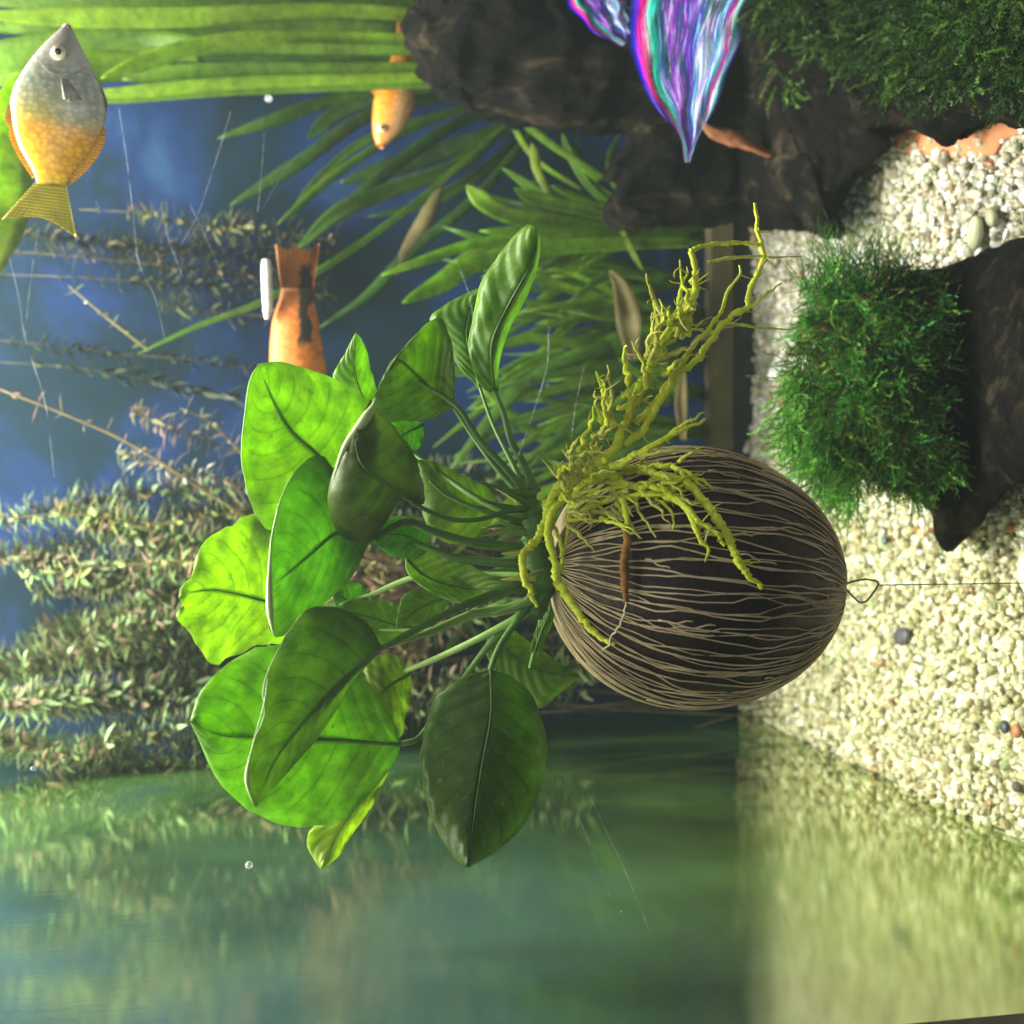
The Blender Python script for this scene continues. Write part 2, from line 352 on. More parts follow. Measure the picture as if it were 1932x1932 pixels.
# ------------------------------------------------------------------ bodies shaped from an outline, with real depth
def blob(outline, cen, Y, T, Tb=None, rings=14, n=140, namp=0.6, nscale=0.4, seed=0, fold=0.0, rough_edge=0.0, bvh=True):
    """closed lump: outline in picture coordinates swept at distance Y, bulging T forward and Tb back"""
    Tb = Tb or T
    O = spline([o + (0, 0) for o in outline + [outline[0]]], n + 1)[:-1, :2]
    O = O + np.array([[noise.noise(Vector((i * .35, seed, 1))) * rough_edge, noise.noise(Vector((i * .35, seed, 7))) * rough_edge] for i in range(n)])
    C = np.array(cen, float); V, Fc = [], []
    for sgn, T_ in ((-1, T), (1, Tb)):
        for j in range(rings):
            r = math.sin(math.pi / 2 * (1 - j / rings))
            if sgn == 1 and j == 0: continue
            for i in range(n):
                p = C + (O[i] - C) * r
                q = at(p[0], p[1], (Y(p[0]) if callable(Y) else Y) + sgn * T_ * math.sqrt(max(0, 1 - r * r)) ** 0.8)
                nn = noise.noise_vector(q * nscale + Vector((seed, 0, 0))) * namp + noise.noise_vector(q * nscale * 3.1) * namp * .4 + noise.noise_vector(q * nscale * 8) * namp * .14
                k = 1 if j else 0.25
                if fold: nn += Vector((0, 1, 0)) * fold * abs(math.sin(q.z * 1.1 + 2.5 * noise.noise(q * 0.3)))
                V.append(q + nn * k)
    def idx(s, j, i):
        if s == 1 and j == 0: s = 0
        return (j * n + i % n) if s == 0 else (rings * n + (j - 1) * n + i % n)
    for s in (0, 1):
        for j in range(rings - 1):
            for i in range(n):
                f = (idx(s, j, i), idx(s, j, i + 1), idx(s, j + 1, i + 1), idx(s, j + 1, i))
                Fc.append(f if s == 0 else f[::-1])
    for s in (0, 1):
        c = len(V); a = idx(s, rings - 1, 0); V.append(sum((V[idx(s, rings - 1, i)] for i in range(0, n, 5)), Vector()) / len(range(0, n, 5)))
        for i in range(n):
            f = (idx(s, rings - 1, i), idx(s, rings - 1, i + 1), c); Fc.append(f if s == 0 else f[::-1])
    return V, Fc
def hit(bvh, px, py, lift=0.0, default=None):
    r = ray(px, py).normalized(); loc, nrm, _, _ = bvh.ray_cast(CAM, r)
    if loc is None: return at(px, py, default) if default else None
    return loc - r * lift
# stump of driftwood
stump_o = [(830, -60), (790, 5), (757, 72), (776, 108), (800, 150), (870, 188), (950, 222), (1050, 245), (1140, 238), (1190, 245), (1185, 285), (1143, 318), (1170, 338), (1198, 352), (1160, 372), (1143, 398),
           (1190, 420), (1290, 412), (1400, 418), (1480, 428), (1545, 442), (1600, 440), (1592, 400), (1625, 335), (1672, 288), (1690, 245), (1800, 235), (1880, 215), (1990, 220), (2150, 120), (2100, -140), (1500, -260), (1000, -200)]
SV, SF = blob(stump_o, (1400, 120), lambda x: 61 if x < 1400 else min(61 - min(1, (x - 1400) / 420) * 15, fy(x, 2) - .5), 5, 5, rings=44, n=440, namp=0.8, nscale=0.3, seed=4, fold=0.45, rough_edge=9)
stump = mesh('driftwood_stump', SV, SF, M['wood'], label='large dark driftwood stump with rough bark, hung with moss, behind the floating pod', cat='driftwood')
stump_b = BVHTree.FromPolygons([Vector(v) for v in SV], SF)
# terracotta shards wedged under and in the stump
def slab(outline, cen, Y, T, name, label, mat, **kw):
    V, Fc = blob(outline, cen, Y, T, rings=8, n=70, namp=0.12, nscale=0.8, rough_edge=2)
    return mesh(name, V, Fc, mat, label=label, **kw)
slab([(1676, 284), (1676, 252), (1700, 238), (1760, 232), (1830, 205), (1900, 195), (1935, 220), (1930, 250), (1895, 268), (1872, 292), (1780, 296)], (1800, 255), lambda x: fy(x, .8), .55, 'terracotta_shard',
     'long orange terracotta shard lying on the gravel under the moss', M['terracotta'], cat='pot shard')
slab([(1320, 222), (1345, 236), (1390, 246), (1420, 262), (1470, 296), (1452, 296), (1410, 280), (1370, 274), (1335, 256)], (1380, 260), 55.2, 0.4, 'terracotta_shard',
     'thin curved terracotta shard stuck on the face of the dark stump', M['terra_dark'], cat='pot shard')
# near wood piece under the moss on the right
nw_o = [(1545, 590), (1580, 535), (1660, 520), (1760, 508), (1800, 496), (1860, 474), (1940, 445), (2060, 440), (2140, 640), (2080, 860), (1960, 885), (1880, 950), (1840, 1000), (1792, 1043), (1765, 1012), (1752, 960), (1700, 930), (1640, 890), (1580, 830), (1530, 740), (1560, 670)]
NV, NF = blob(nw_o, (1780, 720), lambda x: min(44.5, fy(x, 1) - 1), 2.8, 3, rings=16, n=160, namp=0.35, nscale=0.5, seed=9, rough_edge=5)
mesh('driftwood_piece', NV, NF, M['wood_near'], label='dark wedge of driftwood under the thick green moss by the pod', cat='driftwood')
near_b = BVHTree.FromPolygons([Vector(v) for v in NV], NF)
V, Fc = blob([(1868, 830), (1890, 812), (1918, 822), (1928, 850), (1920, 880), (1895, 878), (1874, 862)], (1898, 848), 41.3, 0.4, rings=7, n=50, namp=.2, nscale=1.2)
mesh('brown_stone', V, Fc, M['beige'], label='rough tan stone lodged in the dark driftwood at the edge', cat='stone')
# moss
def moss(name, anchors, L, spread, dirf, cols, label, Wd=0.035, leaf=0.11, curl=1.0, seg=8, tuft=.8):
    """curling fronds in tufts: neighbours share a lean and a tint"""
    V, Fc, C = [], [], []
    for A in anchors:
        p = Vector(A); g = noise.noise_vector(p * 0.9) * tuft; tone = 1 + 1.6 * noise.noise(p * 1.1 + Vector((5, 5, 5)))
        dv = dirf(A); l = R.uniform(*L); step = l / seg; col = np.array(R.choice(cols)) * max(.22, tone) * R.uniform(.7, 1.25)
        dv = (dv + g + Vector((R.gauss(0, 1), R.gauss(0, 1), R.gauss(0, 1))) * spread).normalized()
        for i in range(seg):
            w = Wd * (1 - .6 * i / seg); dv = (dv + noise.noise_vector(p * 2.2) * .5 * curl + Vector((R.gauss(0, 1), R.gauss(0, 1), R.gauss(0, 1))) * .12).normalized()
            q = p + dv * step; s = dv.cross(Vector((R.gauss(0, .5), -1, R.gauss(0, .5)))).normalized()
            b = len(V); V += [p - s * w, p + s * w, q + s * w * .8, q - s * w * .8]; Fc.append((b, b + 1, b + 2, b + 3)); C += [col * .75] * 4
            for k in (-1, 1, -1, 1):
                e = (dv * R.uniform(.2, 1.1) + s * k + Vector((0, R.gauss(0, .8), 0))).normalized(); ll = leaf * R.uniform(.6, 1.3) * (1.1 - .5 * i / seg)
                a = p + dv * step * R.uniform(0, 1); b = len(V)
                V += [a - dv * ll * .12, a + e * ll * .5 + dv * ll * .28, a + e * ll, a + e * ll * .5 - dv * ll * .1]; Fc.append((b, b + 1, b + 2, b + 3)); cc = col * R.uniform(.8, 1.3) * (1.3 if i > seg - 3 else 1); C += [cc] * 4
            p = q
    V = np.array([tuple(v) for v in V])
    return mesh(name, V, Fc, M['moss'], colr=np.array(C), label=label, kind='stuff', smooth=False, base=tuple(V.mean(0)))
def inpoly(x, y, P):
    c = False; j = len(P) - 1
    for i in range(len(P)):
        if (P[i][1] > y) != (P[j][1] > y) and x < (P[j][0] - P[i][0]) * (y - P[i][1]) / (P[j][1] - P[i][1]) + P[i][0]: c = not c
        j = i
    return c
def sample(poly, n):
    xs = [p[0] for p in poly]; ys = [p[1] for p in poly]; out = []
    while len(out) < n:
        x, y = R.uniform(min(xs), max(xs)), R.uniform(min(ys), max(ys))
        if inpoly(x, y, poly): out.append((x, y))
    return out
mossA = [(1510, 600), (1545, 520), (1620, 545), (1680, 500), (1760, 500), (1790, 560), (1770, 640), (1810, 720), (1770, 800), (1800, 880), (1730, 940), (1660, 900), (1580, 860), (1530, 780), (1490, 720), (1510, 660)]
An = []
for x, y in sample(mossA, 5600):
    h = hit(near_b, x, y, R.uniform(-0.1, 0.55))
    h = h or at(x, y, R.uniform(43, 45.5))
    if noise.noise(h * .8 + Vector((3, 3, 3))) > -.30 + max(0, (x - 1680) / 420): An.append(h)
for x, y in sample([(1500, 520), (1530, 470), (1600, 450), (1700, 460), (1760, 490), (1640, 520)], 120): An.append(at(x + 10, y + 50, R.uniform(42.5, 45)))
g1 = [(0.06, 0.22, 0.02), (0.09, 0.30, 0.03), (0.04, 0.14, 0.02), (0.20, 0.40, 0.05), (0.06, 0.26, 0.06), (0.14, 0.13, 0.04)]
def dA(p):
    return Vector((-.75 + R.uniform(-.3, .8), -.15, R.uniform(-.35, .6)))
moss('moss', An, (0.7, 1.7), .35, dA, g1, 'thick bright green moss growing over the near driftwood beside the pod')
# fringe of moss drooping towards the pod and gravel
An = []
for x, y in sample([(1490, 700), (1560, 700), (1640, 880), (1600, 960), (1520, 880), (1480, 800)], 1000):
    An.append(at(x, y, R.uniform(42.2, 45.5)))
moss('moss', An, (1.0, 2.2), .25, lambda p: Vector((-0.75, -.1, .35)), [(0.10, 0.30, 0.03), (0.16, 0.38, 0.05), (0.07, 0.22, 0.03)], 'loose light green moss fringe trailing over gravel beside the striped pod')
An = []
for x, y in sample([(1490, 560), (1600, 500), (1740, 500), (1700, 560), (1560, 580)], 380):
    An.append(at(x, y, R.uniform(42.5, 45.5)))
moss('moss', An, (1.2, 3.0), .16, lambda p: Vector((1, -.1, .25)), [(0.10, 0.30, 0.03), (0.08, 0.26, 0.03), (0.05, 0.16, 0.03)], 'fine upright moss strands at the side of the near clump facing the stump', Wd=.02, leaf=.07)
# moss on the stump
mossS = [(1390, -60), (1960, -60), (1960, 150), (1860, 140), (1790, 150), (1700, 160), (1640, 130), (1540, 90), (1440, 40)]
An = []
for x, y in sample(mossS, 3300):
    h = hit(stump_b, x, y, R.uniform(-0.2, 0.9))
    if h: An.append(h)
for x, y in sample([(1640, 110), (1960, 120), (1940, 160), (1700, 170)], 130): An.append(at(x, y, fy(x, 1) - R.uniform(.5, 2.5)))
for x, y in ((1165, 30), (1180, 45), (1170, 20), (1255, 140), (1262, 120), (1460, 120), (1485, 150), (1500, 170), (1480, 160)):
    h = hit(stump_b, x, y, .6)
    for _ in range(5): An.append(h + Vector((R.gauss(0, .12), R.gauss(0, .1), R.gauss(0, .12))))
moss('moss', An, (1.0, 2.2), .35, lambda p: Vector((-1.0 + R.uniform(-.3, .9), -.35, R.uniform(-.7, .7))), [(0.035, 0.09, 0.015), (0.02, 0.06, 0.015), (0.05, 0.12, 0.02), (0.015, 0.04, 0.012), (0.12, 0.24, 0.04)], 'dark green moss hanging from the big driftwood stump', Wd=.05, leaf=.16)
# faint murk of the water
V, Fc = box(WX - 3, XR + 4, -2, YB + 4, -4, ZT + 8)
mt, nt, out = newmat('haze'); pv = N(nt, 'ShaderNodeVolumePrincipled'); pv.inputs['Density'].default_value = .028; pv.inputs['Color'].default_value = (.72, .9, .88, 1); nt.links.new(pv.outputs[0], out.inputs['Volume'])
mesh('haze', V, Fc, mt, kind='stuff', smooth=False)
# ------------------------------------------------------------------ THE POD
NEAR = 0.905                   # the pod and its plant float close behind the front glass
def atp(x, y, Y): return at(x, y, Y * NEAR)
PC = atp(1312, 1090, 38); PA, PB = 5.35 * NEAR, 4.62 * NEAR
tl = math.radians(5.5); AX = Vector((math.sin(tl), 0, math.cos(tl))); BX = Vector((math.cos(tl), 0, -math.sin(tl))); CY = Vector((0, 1, 0))
def pod_pt(th, ph, k=1.0):
    """th from the top pole, ph round"""
    r = PB * math.sin(th) * (1 + .05 * math.cos(th))
    return PC + (AX * PA * math.cos(th) + BX * r * math.cos(ph) + CY * r * math.sin(ph)) * k
pod = thing('seed_pod', 'dark oval seed pod with pale branching fibre stripes, hovering over the gravel', 'seed pod', PC - AX * PA)
nt_, np_ = 60, 96; V = []
for i in range(nt_ + 1):
    for j in range(np_):
        p = pod_pt(math.pi * (i + .02) / (nt_ + .04), 2 * math.pi * j / np_); V.append(p + (p - PC).normalized() * (0.05 * noise.noise(p * 0.9) + .03 * noise.noise(p * 3)))
Fc = [(i * np_ + j, (i + 1) * np_ + j, (i + 1) * np_ + (j + 1) % np_, i * np_ + (j + 1) % np_) for i in range(nt_) for j in range(np_)]
mesh('shell', V, Fc, M['pod'], pod)
pod_b = BVHTree.FromPolygons([Vector(v) for v in V], Fc)
NFB = 142; sp = 2 * math.pi / NFB
def sm(x): x = max(0, min(1, x)); return x * x * (3 - 2 * x)
for i in range(NFB):
    lon0 = i * sp + R.uniform(-.25, .25) * sp
    evs = []; t = R.uniform(.06, .3)
    while t < .95: evs.append((t, R.choice((-1, 1)), R.uniform(.07, .2))); t += R.uniform(.12, .38)
    a0, a1 = R.choice([(.012, .988), (.012, .988), (.03, .98), (.02, .93), (.06, .985)]); pts = []; rad = []
    steps = 46; cum = 0
    for k in range(steps + 1):
        t = a0 + (a1 - a0) * k / steps; off = 0
        for (te, dr, wd) in evs: off += dr * sm((t - te) / wd * 1.6) * (1 - sm((t - te - wd * 1.6) / wd)) * 0.95
        lon = lon0 + sp * (off + .75 * noise.noise(Vector((i * 3.7, t * 7, 0))) + .45 * noise.noise(Vector((i * 3.7, t * 22, 4))))
        pts.append(pod_pt(math.pi * t, lon, 1.006)); rad.append(NEAR * (.030 + .011 * noise.noise(Vector((i, t * 9, 8)))) * (.55 + .45 * math.sin(math.pi * t)) * (.75 + .5 * ((i * 37) % 10) / 10))
    Vt, Ft = tube(pts, rad, 5, 62)
    mesh('fibre', Vt, Ft, M['fibre'], pod)
for i in range(34):
    ph = R.uniform(math.pi, 2 * math.pi); th = R.uniform(.5, 2.7); dl = R.choice((-1, 1)) * R.uniform(.8, 1.6) * sp; ln = R.uniform(.12, .35)
    pts = [pod_pt(th + ln * k, ph + dl * sm(k) + .01 * math.sin(9 * k), 1.005) for k in np.linspace(0, 1, 7)]
    mesh('fibre', *tube(pts, .032, 4, 14), M['fibre'], pod)
# wire loop and anchor thread
bp = PC - AX * PA
th_t = thing('anchor_thread', 'thin line with a wire loop tying the pod down to the gravel', 'thread', atp(1655, 1106, 38) * 1.0)
mesh('wire_loop', *tube([bp + Vector((0, 0, .2)), atp(1617, 1095, 38), atp(1645, 1094, 38), atp(1657, 1101, 38), atp(1648, 1118, 38), atp(1628, 1138, 38), atp(1608, 1124, 38), atp(1594, 1108, 38)], .035, 5, 30), M['wire'], th_t)
q = atp(1655, 1104, 38)
mesh('line', *tube([q, q + Vector((0.01, 0, -6)), Vector((q.x + .05, q.y, .1))], .022, 4, 12), M['wire'], th_t)
# ------------------------------------------------------------------ THE PLANT
crown = atp(1000, 1060, 37.5)
pl = thing('broadleaf_plant', 'broad leaved green water plant with yellow roots growing from the top of the striped pod', 'water plant', PC + AX * PA)
def leaf(L, Mi, Rr, YL, YM, YR, color=(1, 1, 1), nu=30, nv=12, ruf=0.18, parent=pl, label=None, wav=0.0, solid=0.05, mat='leaf', name='leaf'):
    """blade from three curves (edge, midrib, edge), base to tip, in picture coordinates; Y* = distances at a few stations of each"""
    def cur(P, Y):
        P = spline([(a, b, 0, 0) for a, b in P], nu)[:, :2]; Y = np.interp(np.linspace(0, 1, nu), np.linspace(0, 1, len(Y)), Y); return P, Y
    (l, yl), (mm, ym), (r, yr) = cur(L, YL), cur(Mi, YM), cur(Rr, YR)
    V, UV = [], []; sd = R.uniform(0, 99)
    for i in range(nu):
        for j in range(nv + 1):
            v = j / nv * 2 - 1
            e, ye = (l, yl) if v < 0 else (r, yr); a = abs(v); u = i / (nu - 1)
            p = mm[i] + (e[i] - mm[i]) * a; y = ym[i] + (ye[i] - ym[i]) * (a ** 1.5)
            taper = math.sin(math.pi * min(1, u * .98 + .01)) ** .5
            y += (ruf * a * a * noise.noise(Vector((u * 9, v * 1.1, sd))) + wav * noise.noise(Vector((u * 3.5, v * 1.5, sd + 5)))) * taper
            p = p + (e[i] - mm[i]) * a * a * (ruf * .10 + .026) * (noise.noise(Vector((u * 13, v, sd + 9))) + .5 * noise.noise(Vector((u * 31, v, sd + 2))))
            V.append(atp(p[0], p[1], y)); UV.append((u, j / nv))
    Fc = [(i * (nv + 1) + j, i * (nv + 1) + j + 1, (i + 1) * (nv + 1) + j + 1, (i + 1) * (nv + 1) + j) for i in range(nu - 1) for j in range(nv)]
    o = mesh(name, V, Fc, M[mat], parent, uv=UV, solid=solid, label=label); o.color = (*color, 1)
    # raised midrib
    n = nu - 2; C = [Vector(V[i * (nv + 1) + nv // 2]) for i in range(0, n, 2)]
    if mat == 'leaf': mesh('midrib', *tube([c + Vector((0, -.02, 0)) for c in C], [.06, .04, .022, .01], 5, 20), M['stem'], o)
    return o
# far and inner leaves first. (name of curve: base -> tip)
LF = []
leaf([(655, 915), (570, 1005), (509, 1002), (476, 956), (456, 870), (460, 800), (470, 722), (486, 689)], [(655, 915), (600, 858), (552, 815), (520, 765), (500, 722), (486, 689)],
     [(655, 915), (694, 840), (700, 780), (680, 742), (639, 720), (595, 702), (529, 683), (486, 689)], [39, 39, 38, 36.6, 36.2], [39, 38.6, 37.4, 36.2], [39, 40, 39.2, 36.6], (1.0, 1.05, 1), wav=.5)
leaf([(575, 1150), (545, 1050), (520, 985), (485, 972), (440, 988), (398, 1012), (372, 1045), (362, 1085), (342, 1108), (338, 1128)], [(575, 1150), (505, 1135), (450, 1121), (400, 1113), (360, 1118), (338, 1128)],
     [(575, 1150), (560, 1205), (500, 1216), (440, 1237), (405, 1257), (385, 1240), (368, 1205), (345, 1178), (330, 1163), (346, 1150), (338, 1128)], [42.5, 42, 41, 39.5], [42.5, 41.6, 40.4, 39.2], [42.5, 42.5, 41, 39.2], (1.4, 1.3, .8), ruf=.9, label='bright yellow-green leaf with a ragged tip')
leaf([(700, 1018), (660, 945), (628, 885), (600, 858), (560, 885), (528, 945), (513, 1020), (508, 1105)], [(700, 1018), (640, 1004), (585, 1046), (529, 1092), (508, 1105)],
     [(700, 1018), (665, 1085), (620, 1130), (560, 1178), (526, 1203), (508, 1180), (508, 1105)], [37, 36.6, 35.4, 34.6], [37, 37.3, 36.6, 34.9], [37, 37.8, 36.8, 35], (.62, .8, .8), wav=.5, label='dark green leaf with a pale rolled edge')
leaf([(757, 933), (799, 950), (786, 872), (750, 814), (716, 779), (700, 755)], [(757, 933), (720, 905), (680, 872), (672, 810), (700, 755)],
     [(757, 933), (705, 1014), (650, 1013), (621, 965), (625, 905), (655, 832), (700, 755)], [34.8, 35.6, 35.0, 34.4], [34.8, 34.2, 33.7, 34.4], [34.8, 35.6, 34.7, 34.4], (.62, .62, .9), wav=.3, label='olive leaf with a curled pale edge')
leaf([(857, 768), (857, 700), (849, 635), (826, 600), (785, 630), (755, 668), (730, 705)], [(857, 768), (805, 726), (757, 681), (740, 680), (730, 705)],
     [(857, 768), (810, 790), (730, 792), (705, 762), (712, 735), (730, 705)], [38, 37.4, 37, 37.5], [38, 38.2, 37.6, 37.5], [38, 38.6, 38, 37.5], (.85, .9, 1), wav=.3)
leaf([(922, 740), (900, 718), (884, 655), (894, 600), (908, 535), (950, 470), (990, 428), (1009, 424)], [(932, 735), (928, 690), (930, 640), (962, 570), (1000, 500), (1013, 445), (1009, 424)],
     [(940, 738), (940, 690), (958, 625), (985, 575), (1010, 515), (1018, 460), (1009, 424)], [37.3, 37.6, 36.6, 35.6], [37.3, 36.6, 35.9, 35.4], [37.3, 38, 37.4, 35.6], (.95, 1.05, 1.1), wav=.3, label='narrow folded leaf pointing away to the side')
leaf([(905, 730), (872, 700), (835, 640), (812, 600), (850, 570), (905, 543)], [(905, 730), (892, 680), (880, 630), (890, 580), (905, 543)],
     [(905, 730), (905, 680), (912, 620), (915, 580), (905, 543)], [40, 40, 39.4], [40, 39.2, 39], [40, 40, 39.4], (.7, .9, .8))
leaf([(705, 800), (650, 760), (628, 712), (648, 672), (672, 628)], [(705, 800), (680, 740), (668, 690), (672, 628)], [(705, 800), (712, 750), (698, 690), (688, 652), (672, 628)],
     [41, 40.8, 40], [41, 40.6, 40], [41, 41, 40], (1, 1.1, .9))
leaf([(938, 960), (925, 925), (872, 897), (820, 872), (786, 868)], [(938, 960), (890, 955), (840, 925), (805, 888), (786, 868)], [(938, 960), (910, 1010), (860, 1028), (812, 1000), (788, 930), (786, 868)],
     [39.5, 39.8, 39.5], [39.5, 39.2, 39.3], [39.5, 39.9, 39.6], (.9, .85, 1.4))
leaf([(812, 1036), (800, 990), (760, 975), (715, 985), (700, 1012)], [(812, 1036), (770, 1012), (735, 1008), (700, 1012)], [(812, 1036), (782, 1054), (738, 1048), (708, 1025), (700, 1012)],
     [38.2, 38.4, 38], [38.2, 38, 38], [38.2, 38.4, 38], (.55, .85, .8))
leaf([(765, 1052), (805, 1040), (850, 1052), (905, 1075), (955, 1107)], [(765, 1052), (800, 1085), (850, 1105), (900, 1112), (955, 1107)], [(765, 1052), (772, 1085), (820, 1120), (885, 1140), (930, 1128), (955, 1107)],
     [38.8, 38.2, 37.6], [38.8, 38.9, 37.6], [38.8, 38, 37.4], (1.15, 1.1, 1.8), label='pale green leaf with a light patch')
leaf([(855, 1125), (810, 1108), (765, 1120), (752, 1150), (748, 1185)], [(855, 1125), (810, 1138), (775, 1160), (748, 1185)], [(855, 1125), (830, 1155), (790, 1175), (748, 1185)],
     [40, 39.8, 39.5], [40, 39.8, 39.5], [40, 40, 39.5], (.8, .85, 1.3))
leaf([(800, 1185), (770, 1150), (735, 1135), (700, 1125), (655, 1135), (640, 1150)], [(800, 1185), (750, 1180), (700, 1165), (640, 1150)], [(800, 1185), (745, 1220), (700, 1205), (655, 1180), (640, 1150)],
     [41, 41, 40.5], [41, 40.6, 40.4], [41, 41, 40.5], (1.15, 1.15, .9), ruf=.6)
leaf([(700, 1160), (690, 1110), (660, 1098), (628, 1108)], [(700, 1160), (668, 1140), (640, 1122), (628, 1108)], [(700, 1160), (660, 1165), (632, 1140), (628, 1108)],
     [41.6, 41.5, 41.2], [41.6, 41.5, 41.2], [41.6, 41.5, 41.2], (.9, 1.2, 2.6))
leaf([(756, 1404), (738, 1350), (705, 1300), (660, 1250), (600, 1222), (530, 1217), (470, 1228), (415, 1265), (375, 1310), (360, 1362)], [(756, 1404), (700, 1401), (640, 1396), (560, 1393), (480, 1390), (410, 1386), (360, 1362)],
     [(756, 1404), (742, 1440), (690, 1505), (640, 1546), (580, 1560), (520, 1552), (460, 1520), (410, 1470), (378, 1400), (360, 1362)], [38.6, 39.2, 38, 36.4], [38.6, 38, 37, 36], [38.6, 39, 37.8, 36.2], (.85, 1.0, .8), wav=.5, label='broadest leaf, mid green, behind the olive folded leaf')
leaf([(722, 1222), (690, 1172), (640, 1148), (600, 1145), (555, 1172), (520, 1230), (497, 1300), (500, 1348), (478, 1400), (466, 1470), (482, 1522)], [(722, 1222), (665, 1270), (610, 1325), (555, 1385), (515, 1440), (482, 1522)],
     [(722, 1222), (705, 1240), (662, 1290), (630, 1345), (585, 1408), (535, 1465), (482, 1522)], [35.2, 34.7, 33.8, 33.6], [35.2, 35.4, 34.7, 33.7], [35.2, 35.9, 35.6, 33.9], (.60, .64, .85), wav=.4, label='dark olive leaf with a brown curled tip')
leaf([(925, 1264), (878, 1275), (828, 1310), (803, 1365), (794, 1430), (802, 1500), (826, 1568), (858, 1618), (882, 1636)], [(925, 1264), (926, 1350), (908, 1450), (893, 1550), (882, 1636)],
     [(925, 1264), (965, 1276), (1002, 1312), (1026, 1372), (1031, 1430), (1015, 1500), (984, 1560), (938, 1604), (882, 1636)], [36.8, 37.3, 36.6, 35.4], [36.8, 36.4, 35.8, 35.0], [36.8, 37.3, 36.8, 35.4], (.52, .60, .75), wav=.3, label='large dark oval leaf hanging lowest in its row')
leaf([(740, 1440), (660, 1480), (610, 1540), (582, 1575), (584, 1605), (606, 1640)], [(740, 1440), (690, 1500), (650, 1550), (625, 1600), (606, 1640)], [(740, 1440), (720, 1480), (698, 1525), (672, 1562), (655, 1588), (638, 1615), (606, 1640)],
     [41, 40.5, 40], [41, 40.2, 39.6], [41, 40.8, 40], (1.5, 1.25, .8), ruf=.8, label='small yellow-green leaf with a wavy margin')
leaf([(775, 1270), (745, 1236), (700, 1245), (680, 1280), (690, 1310)], [(775, 1270), (740, 1290), (712, 1310), (700, 1330), (690, 1310)], [(775, 1270), (776, 1310), (766, 1350), (752, 1391), (718, 1350), (690, 1310)],
     [40, 40, 40], [40, 39.6, 39.8], [40, 40.2, 40], (1.3, 1.15, .8), ruf=.5)
leaf([(925, 1190), (960, 1185), (1003, 1214), (1055, 1250), (1093, 1276)], [(925, 1190), (955, 1225), (1000, 1255), (1050, 1270), (1093, 1276)], [(925, 1190), (918, 1235), (960, 1300), (1015, 1336), (1055, 1308), (1093, 1276)],
     [39.5, 39.5, 38.8], [39.5, 39.2, 38.6], [39.5, 40, 39], (.72, .74, 1.3))
leaf([(800, 800), (760, 785), (735, 800), (720, 830)], [(800, 800), (770, 815), (745, 830), (720, 830)], [(800, 800), (795, 840), (760, 860), (720, 830)], [40.6, 40.4, 40.3], [40.6, 40.4, 40.3], [40.6, 40.4, 40.3], (.8, 1.1, 1.0))
leaf([(1000, 1230), (1010, 1190), (1030, 1150), (1040, 1120)], [(1008, 1232), (1020, 1195), (1036, 1155), (1040, 1120)], [(1016, 1240), (1032, 1200), (1045, 1160), (1040, 1120)], [38, 38, 38], [38, 37.8, 38], [38, 38, 38], (.8, .9, .9))
# pale curled edges on three leaves: rolled rims of the blade
def rim(P, r, parent=pl, mat='root_pale'):
    return mesh('rolled_edge', *tube([atp(*p) for p in P], [q_ * .62 for q_ in r], 6, 26), M[mat], parent)
M['rim'] = noisy('pale leaf rim', [(0.3, (0.28, 0.42, 0.14)), (0.6, (0.42, 0.55, 0.22)), (0.85, (0.45, 0.32, 0.16))], 90, .5, .3)
rim([(524, 960, 34.9), (512, 1020, 34.7), (508, 1105, 34.7), (510, 1160, 34.8), (516, 1198, 35)], [.03, .04, .06, .14, .17, .03], mat='rim')
rim([(628, 905, 34.3), (650, 845, 34.1), (682, 800, 34), (703, 770, 34.1), (708, 752, 34.3)], [.03, .10, .18, .26, .04], mat='rim')
rim([(505, 1280, 33.9), (498, 1330, 33.6), (480, 1395, 33.5), (466, 1465, 33.5), (478, 1518, 33.5)], [.02, .04, .03, .04, .12, .02], mat='rim')
# stalks
def stalk(P, r=.1, mat='stem', name='stem'):
    mesh(name, *tube([atp(*p) for p in P], [q_ * NEAR for q_ in r], 8, 30), M[mat], pl)
stalk([(857, 768, 38), (895, 825, 38), (940, 885, 37.6), (1000, 948, 37.3)], [.09, .11, .12, .16])
stalk([(790, 720, 37.8), (860, 765, 37.5), (905, 830, 37.2), (960, 890, 37), (1008, 950, 37)], [.06, .09, .11, .12, .18])
stalk([(932, 735, 37.3), (950, 780, 37.2), (964, 830, 37.2), (985, 870, 37.2), (1012, 930, 37.2)], [.09, .1, .12, .14, .2])
stalk([(757, 933, 34.8), (804, 962, 35.2), (854, 980, 35.8), (904, 980, 36.2), (953, 966, 36.6), (1000, 955, 37)], [.08, .08, .08, .08, .09, .12])
stalk([(811, 905, 38), (840, 932, 38), (872, 948, 37.8), (923, 968, 37.5), (1000, 990, 37.2)], [.07, .07, .07, .08, .1])
stalk([(700, 1018, 37), (765, 985, 37.2), (810, 1000, 37.2), (854, 1014, 37.2), (904, 1026, 37.2), (1000, 1036, 37.2)], [.08, .12, .14, .14, .15, .2])
stalk([(655, 1000, 38.6), (780, 1025, 38.2), (860, 1052, 37.8), (953, 1062, 37.4), (1010, 1062, 37.3)], [.08, .1, .12, .14, .18])
stalk([(575, 1150, 42.3), (680, 1130, 41), (780, 1090, 39.8), (900, 1085, 38.4), (1005, 1090, 37.4)], [.09, .1, .1, .12, .18], 'pale_stem')
stalk([(722, 1222, 35.2), (800, 1180, 35.8), (880, 1140, 36.4), (960, 1112, 37), (1010, 1105, 37.3)], [.09, .13, .14, .14, .2])
